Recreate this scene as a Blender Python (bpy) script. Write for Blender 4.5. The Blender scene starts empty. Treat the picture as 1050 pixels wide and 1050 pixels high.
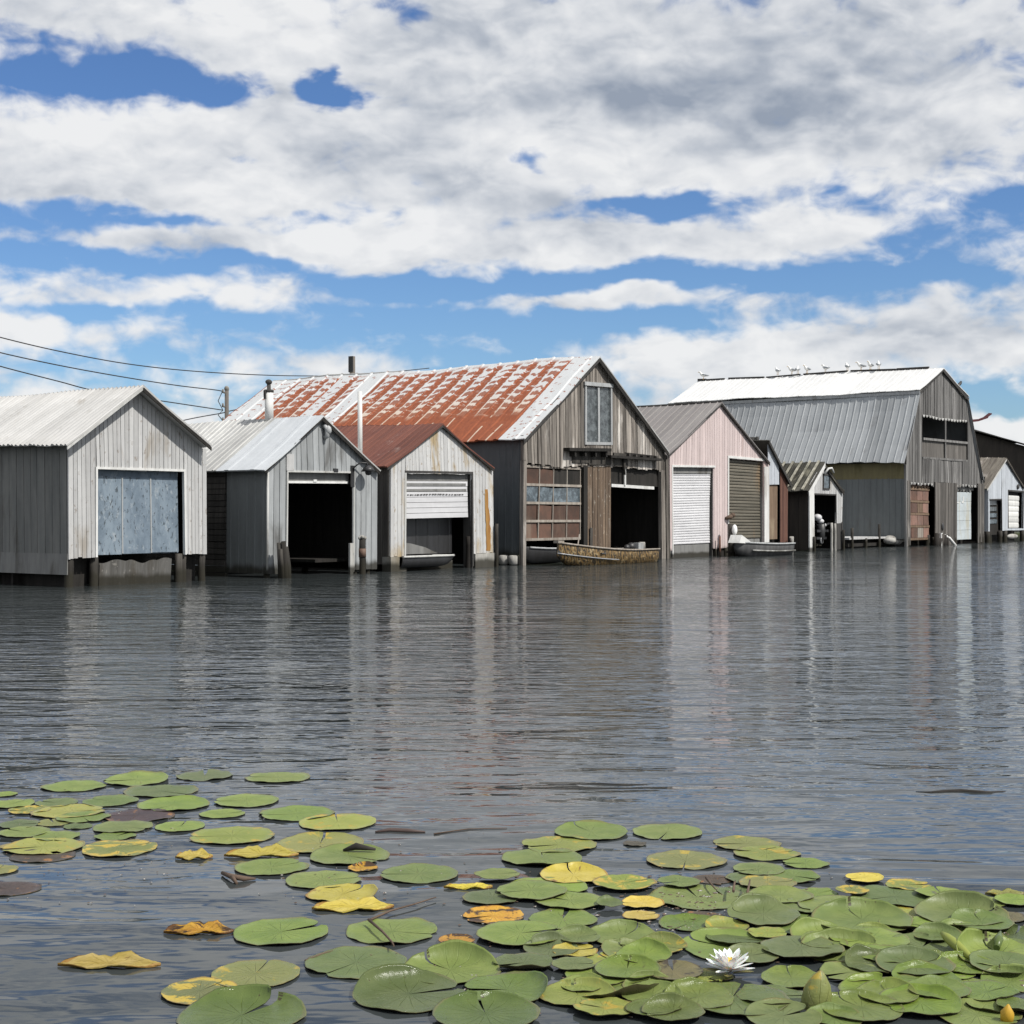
import bpy, math, random
from mathutils import Vector
R_ = math.radians
random.seed(7)
scene = bpy.context.scene
COL = scene.collection

# ------------------------------------------------------------------ survey
# x runs along the row of boathouses, y goes back from their front line, z up from the water
F, HZ, CH = 1550.0, 525.0, 1.6
CAMX, CAMY = -20.5, -26.46
RX, RY, FX, FY = .59, -.8074, .8074, .59
def fac(px, py, y0=0.0):                      # point of the vertical plane y = y0
    a = (px - 525) / F; dy = y0 - CAMY
    ds = (a * FY * dy - RY * dy) / (RX - a * FX)
    Z = FX * ds + FY * dy
    return ds + CAMX, CH + (HZ - py) / F * Z
def sx(px, y0=0.0): return fac(px, 0, y0)[0]
def dep(px, s):                               # depth where the plane x = s is seen
    a = (px - 525) / F; dx = s - CAMX
    return (RX * dx - a * FX * dx) / (a * FY - RY) + CAMY
def wat(px, py):                              # point of the water, and metres per pixel there
    Z = F * CH / (py - HZ); X = (px - 525) / F * Z
    return CAMX + RX * X + FX * Z, CAMY + RY * X + FY * Z, Z / F

# ------------------------------------------------------------------ nodes
def N(nt, t, ins=None, **at):
    n = nt.nodes.new(t)
    for k, v in at.items(): setattr(n, k, v)
    for k, v in (ins or {}).items():
        s = n.inputs[k]
        if isinstance(v, bpy.types.NodeSocket): nt.links.new(v, s)
        else: s.default_value = v
    return n
def mth(nt, op, a, b=0.0, c=0.0, clamp=False):
    return N(nt, 'ShaderNodeMath', {0: a, 1: b, 2: c}, operation=op, use_clamp=clamp).outputs[0]
def mixc(nt, f, a, b, bt='MIX'):
    n = N(nt, 'ShaderNodeMix', data_type='RGBA', blend_type=bt)
    for i, v in ((0, f), (6, a), (7, b)):
        if isinstance(v, bpy.types.NodeSocket): nt.links.new(v, n.inputs[i])
        else: n.inputs[i].default_value = v if i == 0 else (*v[:3], 1)
    return n.outputs[2]
def sstep(nt, x, a, b):
    return N(nt, 'ShaderNodeMapRange', {0: x, 1: a, 2: b, 3: 0.0, 4: 1.0}, interpolation_type='SMOOTHSTEP').outputs[0]
def noise(nt, co, scale, detail=4, rough=.55, dist=0.0, sc=(1, 1, 1), loc=(0, 0, 0)):
    m = N(nt, 'ShaderNodeMapping', {'Vector': co, 'Scale': sc, 'Location': loc})
    return N(nt, 'ShaderNodeTexNoise', {'Vector': m.outputs[0], 'Scale': scale, 'Detail': detail, 'Roughness': rough, 'Distortion': dist}).outputs[0]
def newmat(name):
    m = bpy.data.materials.new(name); m.use_nodes = True
    nt = m.node_tree; nt.nodes.clear()
    out = N(nt, 'ShaderNodeOutputMaterial')
    p = N(nt, 'ShaderNodeBsdfPrincipled')
    nt.links.new(p.outputs[0], out.inputs[0])
    return m, nt, p
def bump(nt, p, h, dist, strength=1.0):
    b = N(nt, 'ShaderNodeBump', {'Height': h, 'Distance': dist, 'Strength': strength})
    nt.links.new(b.outputs[0], p.inputs['Normal'])

def weathered(name, c1, c2, stain=None, amt=.35, rough=.85, metal=0.0, streak=(7, 7, .7), algae=0.0,
              tone=.35, grain=.004, spots=None, spec=.3, sscale=1.0):
    """weathered boards, paint or sheet metal: two tones in upright streaks, stains, a tide mark"""
    m, nt, p = newmat(name)
    tc = N(nt, 'ShaderNodeTexCoord').outputs['Object']
    n1 = noise(nt, tc, 1.0, 6, .65, .3, streak)
    col = mixc(nt, sstep(nt, n1, .33, .67), c1, c2)
    n2 = noise(nt, tc, .9 * sscale, 5, .6, .5, (1.6, 1.6, .45), (3, 1, 7))
    if stain:
        col = mixc(nt, mth(nt, 'MULTIPLY', sstep(nt, n2, .64 - amt * .35, .80 - amt * .3), .85), col, stain)
    if spots:
        n3 = noise(nt, tc, 9.0, 4, .7, 0, (1, 1, .55), (1, 4, 2))
        col = mixc(nt, mth(nt, 'MULTIPLY', sstep(nt, n3, .60, .66), .8), col, spots)
    at = N(nt, 'ShaderNodeAttribute', attribute_name='tone').outputs['Fac']
    k = mth(nt, 'MULTIPLY_ADD', at, tone, 1 - tone * .5)
    kc = N(nt, 'ShaderNodeCombineColor', {0: k, 1: k, 2: k}).outputs[0]
    col = mixc(nt, 1.0, col, kc, 'MULTIPLY')
    n4 = noise(nt, tc, 5.0, 3, .6)
    col = mixc(nt, .3, col, mixc(nt, n4, (.55, .55, .55), (1.2, 1.2, 1.2)), 'MULTIPLY')
    if algae > 0:
        z = N(nt, 'ShaderNodeSeparateXYZ', {0: tc}).outputs[2]
        hh = mth(nt, 'MULTIPLY_ADD', noise(nt, tc, 4.0, 4, .6, 0, (1, 1, .4)), .7, -.35)
        zz = mth(nt, 'ADD', z, mth(nt, 'MULTIPLY', hh, algae))
        f = mth(nt, 'SUBTRACT', 1.0, sstep(nt, zz, algae * .55, algae * 1.1))
        col = mixc(nt, mth(nt, 'MULTIPLY', f, .9), col, (.022, .020, .013))
    nt.links.new(col, p.inputs['Base Color'])
    p.inputs['Roughness'].default_value = rough
    p.inputs['Metallic'].default_value = metal
    p.inputs['Specular IOR Level'].default_value = spec
    bump(nt, p, n1, grain)
    return m

M = {}
def W(k, *a, **kw): M[k] = weathered(k, *a, **kw)
W('white_boards', (.475, .475, .468), (.405, .405, .40), (.30, .27, .23), .22, tone=.22, spots=(.25, .22, .19))
W('shaded_boards', (.20, .20, .19), (.15, .155, .15), (.10, .095, .085), .3, tone=.2)  # white boards darkened in colour for the shaded side walls
W('pale_trim', (.52, .52, .50), (.40, .40, .38), (.22, .20, .17), .25, algae=.25)
W('white_trim', (.68, .68, .66), (.56, .56, .54), (.35, .33, .30), .15, algae=.2)
W('white_roof', (.50, .495, .48), (.42, .415, .40), (.32, .30, .27), .22, rough=.5, streak=(.6, 5, .6), tone=.18, spec=.5)
W('pale_roof', (.56, .585, .605), (.50, .525, .545), (.40, .42, .44), .1, rough=.4, streak=(.6, 5, .6), tone=.1, spec=.5)
W('striped_roof', (.50, .50, .48), (.36, .36, .35), (.22, .2, .18), .25, rough=.5, streak=(.6, 5, .6), tone=.25, spec=.5)
W('blue_boards', (.335, .35, .355), (.265, .278, .282), (.13, .13, .125), .28, tone=.3, algae=.36)
W('grey_sheet', (.155, .168, .168), (.135, .145, .145), (.11, .11, .10), .2, rough=.55, tone=.1, algae=.34)
W('dark_logs', (.05, .045, .04), (.025, .023, .02), None, tone=.7, algae=.3)
W('black_wood', (.03, .027, .024), (.015, .014, .012), None, tone=.5)
W('pier_wood', (.08, .074, .065), (.035, .031, .027), (.02, .018, .015), .5, algae=.40, tone=.5, grain=.01)
W('peeling_boards', (.54, .54, .53), (.44, .44, .435), (.34, .25, .12), .42, tone=.16, spots=(.27, .21, .14), sscale=1.6)
W('rust_streak', (.26, .12, .035), (.36, .20, .06), (.42, .36, .28), .5, tone=.2)
W('rust_roof', (.17, .065, .045), (.115, .045, .035), (.26, .20, .18), .10, rough=.75, streak=(.5, 4, .5), tone=.3)
W('concrete', (.40, .39, .36), (.30, .29, .26), (.18, .15, .10), .4, algae=.30, tone=.1)
W('concrete_dark', (.13, .127, .12), (.075, .072, .066), (.05, .042, .03), .5, algae=.25, tone=.2, spots=(.22, .21, .19))
W('old_boards', (.29, .262, .23), (.085, .074, .064), (.50, .47, .43), .34, tone=.95, streak=(11, 11, .5), grain=.008)
W('brown_boards', (.20, .145, .10), (.09, .065, .048), (.42, .38, .33), .28, tone=.6, streak=(9, 9, .6), spots=(.38, .34, .28), algae=.2)
W('slate_sheet', (.10, .112, .118), (.082, .092, .098), (.06, .06, .06), .25, rough=.5, tone=.12, algae=.5)
W('panel_brown', (.13, .072, .052), (.085, .055, .042), (.17, .125, .095), .35, tone=.6, rough=.7, streak=(2, 2, 2))
W('muntin', (.33, .30, .26), (.22, .19, .16), None, tone=.3)
W('pink_boards', (.60, .505, .49), (.53, .44, .425), (.42, .31, .28), .18, tone=.22, algae=.35)
W('taupe_roof', (.22, .205, .195), (.18, .165, .16), (.15, .14, .13), .1, rough=.5, streak=(.6, 4, .6), tone=.15, spec=.5)
W('roller_white', (.62, .62, .63), (.54, .54, .55), (.40, .39, .38), .1, rough=.5, tone=.1, streak=(.4, .4, 3))
W('roller_brown', (.155, .14, .11), (.10, .092, .072), (.18, .13, .08), .3, rough=.6, tone=.3, streak=(.4, .4, 6))
W('grey_panel', (.22, .22, .21), (.17, .17, .165), (.09, .085, .075), .35, algae=.2)
W('plywood', (.20, .14, .095), (.14, .095, .065), (.28, .22, .15), .3, tone=.3)
W('rust_post', (.14, .07, .05), (.09, .045, .035), (.35, .28, .24), .18, tone=.4, algae=.2)
W('moss_roof', (.09, .085, .07), (.04, .04, .032), (.22, .21, .16), .25, streak=(1.5, 6, 1.5), tone=.6)
W('moss_rib', (.36, .34, .28), (.2, .19, .15), (.08, .08, .06), .4, tone=.5)
W('barn_boards', (.205, .20, .193), (.095, .092, .088), (.31, .30, .29), .16, tone=.7, streak=(10, 10, .5), grain=.008)
W('barn_lower', (.15, .14, .128), (.08, .073, .066), (.26, .24, .22), .18, tone=.7, streak=(10, 10, .5))
W('barn_white_roof', (.68, .68, .67), (.62, .62, .61), (.54, .53, .51), .12, rough=.6, streak=(.6, 4, .6), tone=.08)
W('barn_grey_roof', (.335, .35, .36), (.29, .305, .315), (.23, .235, .24), .2, rough=.5, streak=(.4, 3, .4), tone=.3)
W('olive_band', (.19, .165, .085), (.155, .135, .075), (.10, .09, .04), .3)
W('brick_door', (.23, .135, .105), (.165, .105, .085), (.30, .27, .24), .30, tone=.9, streak=(2, 2, 2))
W('pale_blue_door', (.48, .53, .55), (.42, .46, .47), (.40, .38, .30), .3, tone=.1, streak=(1, 1, 3))
W('ice_boards', (.50, .53, .57), (.42, .45, .48), (.30, .31, .32), .15, tone=.14)
W('worn_roof', (.20, .18, .15), (.11, .095, .08), (.34, .31, .28), .3, streak=(1, 6, 1), tone=.6)
W('charcoal_roof', (.085, .082, .074), (.07, .068, .062), None, rough=.85, tone=.1, spec=.05)
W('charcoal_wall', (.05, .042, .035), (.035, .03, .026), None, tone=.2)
W('dark_trim', (.06, .058, .055), (.04, .038, .036), None, tone=.3)
W('black_metal', (.03, .03, .032), (.02, .02, .02), None, rough=.45, spec=.5)
W('grey_metal', (.40, .41, .42), (.30, .31, .32), (.2, .19, .18), .2, rough=.4, metal=.4)
W('hull_grey', (.40, .41, .41), (.30, .31, .31), (.15, .15, .14), .2, rough=.5, tone=.2)
W('hull_dark', (.10, .10, .10), (.06, .06, .06), (.03, .03, .03), .3, rough=.6)
W('pole_wood', (.17, .15, .13), (.10, .09, .08), None, tone=.3)
W('red_cloth', (.085, .022, .026), (.055, .016, .02), None, rough=.8)
W('tyre', (.02, .02, .02), (.012, .012, .012), None, rough=.8)
W('float_white', (.42, .41, .38), (.3, .29, .27), (.15, .14, .12), .3)
W('gull_white', (.80, .80, .78), (.74, .74, .72), None)
W('gull_grey', (.36, .38, .40), (.31, .33, .35), None)
W('beak_yellow', (.6, .36, .05), (.55, .32, .05), None)
W('driftwood', (.035, .03, .026), (.018, .016, .014), (.09, .08, .07), .2)
W('twig_brown', (.13, .09, .065), (.08, .055, .04), None)

def blue_door_mat():
    m, nt, p = newmat('flaking_blue_paint')
    tc = N(nt, 'ShaderNodeTexCoord').outputs['Object']
    n1 = noise(nt, tc, 3.0, 6, .7, .4, (1, 1, .5))
    col = mixc(nt, sstep(nt, n1, .38, .62), (.125, .165, .205), (.20, .25, .295))
    n2 = noise(nt, tc, 7.0, 6, .75, .2, (1, 1, .5), (4, 2, 1))
    col = mixc(nt, sstep(nt, n2, .55, .63), col, (.28, .32, .35))
    n3 = noise(nt, tc, 14.0, 5, .7, 0, (1, 1, .5), (9, 2, 1))
    col = mixc(nt, sstep(nt, n3, .57, .63), col, (.055, .07, .08))
    at = N(nt, 'ShaderNodeAttribute', attribute_name='tone').outputs['Fac']
    col = mixc(nt, mth(nt, 'MULTIPLY', at, .35), col, (.10, .14, .19))
    nt.links.new(col, p.inputs[0]); p.inputs['Roughness'].default_value = .7
    bump(nt, p, n2, .004)
    return m
M['blue_paint'] = blue_door_mat()

def patch_roof_mat():
    """galvanised sheets with rust: u = metres along the ridge, v = 0 eave .. 1 ridge"""
    m, nt, p = newmat('patchy_rusted_galvanised_sheets')
    uv = N(nt, 'ShaderNodeUVMap').outputs[0]
    sp = N(nt, 'ShaderNodeSeparateXYZ', {0: uv}); u, v = sp.outputs[0], sp.outputs[1]
    wob = noise(nt, uv, 2.2, 4, .6)
    wob2 = noise(nt, uv, 6.0, 4, .7, 0, (.5, 6, 1), (5, 5, 0))
    W_ = .72
    pu = mth(nt, 'DIVIDE', mth(nt, 'ADD', u, mth(nt, 'MULTIPLY_ADD', wob, .10, -.05)), W_)
    fr = mth(nt, 'FRACT', pu); idx = mth(nt, 'FLOOR', pu)
    rnd = N(nt, 'ShaderNodeTexWhiteNoise', {'W': idx}, noise_dimensions='1D').outputs['Value']
    # rusted band of each sheet, widest in the middle of the slope
    edge = mth(nt, 'ABSOLUTE', mth(nt, 'SUBTRACT', fr, .5))
    wid = mth(nt, 'ADD', mth(nt, 'MULTIPLY_ADD', v, -.28, .42), mth(nt, 'MULTIPLY_ADD', rnd, .10, mth(nt, 'MULTIPLY_ADD', wob2, .18, -.09)))
    band = mth(nt, 'SUBTRACT', 1.0, sstep(nt, mth(nt, 'SUBTRACT', edge, wid), -.03, .03))
    # cross laps: rows of rust between pale patches
    rows = mth(nt, 'FRACT', mth(nt, 'ADD', mth(nt, 'MULTIPLY', v, 13.0), mth(nt, 'ADD', mth(nt, 'MULTIPLY', rnd, 1.0), mth(nt, 'MULTIPLY', wob, 1.6))))
    cell = N(nt, 'ShaderNodeTexWhiteNoise', {'Vector': N(nt, 'ShaderNodeCombineXYZ', {0: idx, 1: mth(nt, 'FLOOR', mth(nt, 'ADD', mth(nt, 'MULTIPLY', v, 13.0), mth(nt, 'ADD', mth(nt, 'MULTIPLY', rnd, 1.0), mth(nt, 'MULTIPLY', wob, 1.6))))}).outputs[0]}, noise_dimensions='2D').outputs['Value']
    rw = mth(nt, 'MULTIPLY_ADD', v, -.42, mth(nt, 'MULTIPLY_ADD', cell, .55, .52))
    row = mth(nt, 'SUBTRACT', 1.0, sstep(nt, mth(nt, 'SUBTRACT', rows, mth(nt, 'ADD', rw, mth(nt, 'MULTIPLY_ADD', wob2, .5, -.25))), -.08, .08))
    # lower third is rust all over, with bright seams
    low = mth(nt, 'SUBTRACT', 1.0, sstep(nt, mth(nt, 'ADD', v, mth(nt, 'MULTIPLY_ADD', wob, .16, -.08)), .30, .40))
    seam = mth(nt, 'GREATER_THAN', edge, .455)
    seam = mth(nt, 'MULTIPLY', seam, mth(nt, 'GREATER_THAN', noise(nt, uv, 1.3, 3, .6, 0, (1, 3, 1), (2, 8, 0)), .47))
    cross = mth(nt, 'MULTIPLY', row, mth(nt, 'SUBTRACT', 1.0, sstep(nt, edge, .43, .5)))
    thin = mth(nt, 'MULTIPLY', mth(nt, 'LESS_THAN', mth(nt, 'ABSOLUTE', mth(nt, 'SUBTRACT', fr, .28)), mth(nt, 'MULTIPLY_ADD', v, -.17, mth(nt, 'MULTIPLY_ADD', wob2, .34, .15))), 1.0)
    rust = mth(nt, 'MAXIMUM', mth(nt, 'MAXIMUM', mth(nt, 'MULTIPLY', cross, .9), mth(nt, 'MULTIPLY', thin, sstep(nt, wob2, .36, .45))), low)
    rust = mth(nt, 'MULTIPLY', rust, mth(nt, 'SUBTRACT', 1.0, mth(nt, 'MULTIPLY', seam, .9)))
    # renewed sheets: both ends and two in between, barely rusted
    def near(c, w): return mth(nt, 'LESS_THAN', mth(nt, 'ABSOLUTE', mth(nt, 'SUBTRACT', u, c)), w)
    fresh = mth(nt, 'MAXIMUM', mth(nt, 'MAXIMUM', near(13.9, .75), near(9.3, .42)), mth(nt, 'MAXIMUM', near(10.75, .32), near(.35, .62)))
    fresh = mth(nt, 'MAXIMUM', fresh, sstep(nt, v, .93, .99))
    dash = mth(nt, 'MULTIPLY', sstep(nt, rows, .78, .86), sstep(nt, noise(nt, uv, 2.0, 3, .6, 0, (2, 1, 1), (4, 4, 0)), .5, .56))
    rust = mth(nt, 'ADD', mth(nt, 'MULTIPLY', rust, mth(nt, 'SUBTRACT', 1.0, fresh)), mth(nt, 'MULTIPLY', fresh, mth(nt, 'MULTIPLY', dash, .8)), 0, True)
    nn = noise(nt, uv, 9.0, 4, .7, 0, (1, 2, 1))
    rcol = mixc(nt, nn, (.10, .024, .013), (.36, .098, .032))
    lcol = mixc(nt, sstep(nt, v, .25, .75), (.60, .48, .37), (.56, .57, .57))
    lcol = mixc(nt, sstep(nt, fresh, .2, .8), lcol, (.55, .57, .58))
    lcol = mixc(nt, .4, lcol, mixc(nt, nn, (.6, .55, .5), (1.1, 1.1, 1.1)), 'MULTIPLY')
    col = mixc(nt, rust, lcol, rcol)
    nt.links.new(col, p.inputs[0])
    nt.links.new(mth(nt, 'MULTIPLY_ADD', rust, .35, .5), p.inputs['Roughness'])
    bump(nt, p, nn, .006)
    return m
M['patch_roof'] = patch_roof_mat()

def glass_mat(name, col, rough=.08):
    m, nt, p = newmat(name)
    tc = N(nt, 'ShaderNodeTexCoord').outputs['Object']
    n = noise(nt, tc, 5.0, 5, .7, .3)
    nt.links.new(mixc(nt, sstep(nt, n, .4, .65), col, tuple(c * 2.6 + .02 for c in col)), p.inputs[0])
    nt.links.new(mth(nt, 'MULTIPLY_ADD', n, .4, rough), p.inputs['Roughness'])
    p.inputs['Specular IOR Level'].default_value = .7
    bump(nt, p, n, .01)
    return m
M['dusty_glass'] = glass_mat('dusty_glass', (.045, .052, .054), .1)
M['dark_glass'] = glass_mat('dark_glass', (.05, .065, .075), .05)

def camo_mat():
    m, nt, p = newmat('reed_camouflage')
    tc = N(nt, 'ShaderNodeTexCoord').outputs['Object']
    w = N(nt, 'ShaderNodeTexWave', {'Vector': N(nt, 'ShaderNodeMapping', {'Vector': tc, 'Rotation': (0, .6, .2), 'Scale': (3.2, 3.2, 1.6)}).outputs[0], 'Scale': 1.0, 'Distortion': 11.0, 'Detail': 3.0, 'Detail Scale': 2.2}).outputs['Fac']
    n = noise(nt, tc, 8, 4, .7)
    col = mixc(nt, sstep(nt, w, .35, .6), (.028, .019, .008), (.17, .105, .036))
    col = mixc(nt, sstep(nt, n, .56, .62), col, (.28, .21, .11))
    nt.links.new(col, p.inputs[0]); p.inputs['Roughness'].default_value = .6
    return m
M['camo'] = camo_mat()

def pad_mat(name, c1, c2, edge, decay=None, damt=0.0, rough=.50, vein=(.0, .0, .0)):
    m, nt, p = newmat(name)
    uv = N(nt, 'ShaderNodeUVMap').outputs[0]
    oi = N(nt, 'ShaderNodeObjectInfo').outputs['Random']
    off = N(nt, 'ShaderNodeCombineXYZ', {0: mth(nt, 'MULTIPLY', oi, 37.0), 1: mth(nt, 'MULTIPLY', oi, 91.0)}).outputs[0]
    uvo = N(nt, 'ShaderNodeVectorMath', {0: uv, 1: off}, operation='ADD').outputs[0]
    sp = N(nt, 'ShaderNodeSeparateXYZ', {0: uv}); x, y = sp.outputs[0], sp.outputs[1]
    rr = mth(nt, 'SQRT', mth(nt, 'ADD', mth(nt, 'MULTIPLY', x, x), mth(nt, 'MULTIPLY', y, y)))
    th = mth(nt, 'ARCTAN2', y, x)
    n1 = noise(nt, uvo, 1.8, 5, .6)
    col = mixc(nt, sstep(nt, n1, .3, .7), c1, c2)
    k = mth(nt, 'MULTIPLY_ADD', N(nt, 'ShaderNodeTexWhiteNoise', {'W': mth(nt, 'MULTIPLY', oi, 917.0)}, noise_dimensions='1D').outputs['Value'], .55, .62)
    col = mixc(nt, 1.0, col, N(nt, 'ShaderNodeCombineColor', {0: k, 1: mth(nt, 'MULTIPLY', k, mth(nt, 'MULTIPLY_ADD', oi, .16, .94)), 2: mth(nt, 'SUBTRACT', 1.1, mth(nt, 'MULTIPLY', oi, .3))}).outputs[0], 'MULTIPLY')
    v = mth(nt, 'ABSOLUTE', mth(nt, 'SINE', mth(nt, 'ADD', mth(nt, 'MULTIPLY', th, 9.0), mth(nt, 'MULTIPLY_ADD', n1, 1.2, -.6))))
    vn = mth(nt, 'MULTIPLY', mth(nt, 'SUBTRACT', 1.0, sstep(nt, v, .0, .16)), mth(nt, 'SUBTRACT', 1.0, sstep(nt, rr, .35, .95)))
    col = mixc(nt, mth(nt, 'MULTIPLY', vn, .30), col, tuple(c * 1.5 for c in c2))
    n2 = noise(nt, uvo, 5.0, 6, .7, .2)
    col = mixc(nt, mth(nt, 'MULTIPLY', sstep(nt, n2, .62, .70), .55), col, tuple(c * .55 for c in c1))
    if decay:
        d = sstep(nt, mth(nt, 'ADD', noise(nt, uvo, 1.6, 5, .65, .6, (1, 1, 1), (2, 7, 0)), mth(nt, 'MULTIPLY', rr, .12)), .74 - damt * .35, .80 - damt * .3)
        col = mixc(nt, d, col, decay)
    n5 = noise(nt, uvo, 16.0, 2, .5, 0, (1, 1, 1), (8, 1, 0))
    col = mixc(nt, sstep(nt, n5, .705, .73), col, (.05, .035, .02))
    rim = sstep(nt, mth(nt, 'ADD', rr, mth(nt, 'MULTIPLY_ADD', n2, .08, -.04)), .955, .985)
    col = mixc(nt, mth(nt, 'MULTIPLY', rim, .75), col, edge)
    # the underside is red-brown
    bf = N(nt, 'ShaderNodeAttribute', attribute_name='under').outputs['Fac']
    col = mixc(nt, bf, col, (.05, .045, .022))
    nt.links.new(col, p.inputs[0])
    wet = sstep(nt, rr, .72, .95)
    nt.links.new(mth(nt, 'SUBTRACT', mth(nt, 'MULTIPLY_ADD', n2, .30, rough - .12), mth(nt, 'MULTIPLY', wet, .22)), p.inputs['Roughness'])
    p.inputs['Specular IOR Level'].default_value = .28
    h = mth(nt, 'ADD', mth(nt, 'MULTIPLY', vn, -.5), mth(nt, 'MULTIPLY', n2, .6))
    bump(nt, p, h, .006)
    return m
M['pad_green'] = pad_mat('lily_leaf_green', (.135, .182, .046), (.178, .222, .060), (.15, .14, .055))
M['pad_deep'] = pad_mat('lily_leaf_deep_green', (.105, .145, .032), (.14, .18, .042), (.12, .12, .05), rough=.30)
M['pad_lime'] = pad_mat('lily_leaf_yellow_green', (.20, .22, .055), (.24, .25, .07), (.18, .15, .06), (.34, .26, .045), .30)
M['pad_half'] = pad_mat('lily_leaf_turning', (.16, .19, .045), (.20, .22, .06), (.2, .14, .05), (.42, .31, .05), .50)
M['pad_yellow'] = pad_mat('lily_leaf_yellow', (.44, .345, .05), (.52, .42, .10), (.26, .13, .03), (.17, .10, .035), .14)
M['pad_orange'] = pad_mat('lily_leaf_rotting', (.46, .27, .035), (.38, .19, .03), (.13, .06, .02), (.06, .035, .02), .42)
M['pad_brown'] = pad_mat('lily_leaf_brown', (.10, .095, .045), (.14, .125, .06), (.07, .05, .03), (.06, .05, .035), .3)
M['pad_muck'] = pad_mat('lily_leaf_decayed', (.065, .05, .035), (.10, .07, .045), (.04, .03, .02), (.25, .12, .04), .22)

def simple(name, col, rough=.5, sss=0.0, spec=.4):
    m, nt, p = newmat(name)
    tc = N(nt, 'ShaderNodeTexCoord').outputs['Object']
    n = noise(nt, tc, 30, 4, .6)
    nt.links.new(mixc(nt, n, tuple(c * .85 for c in col), tuple(min(1, c * 1.1) for c in col)), p.inputs[0])
    p.inputs['Roughness'].default_value = rough; p.inputs['Specular IOR Level'].default_value = spec
    if sss:
        p.inputs['Subsurface Weight'].default_value = sss; p.inputs['Subsurface Scale'].default_value = .01
    return m
M['petal'] = simple('petal_white', (.82, .82, .80), .5, .2)
M['stamen'] = simple('stamen_yellow', (.75, .5, .06), .6)
M['sepal'] = simple('sepal_green', (.16, .15, .05), .5)

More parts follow.
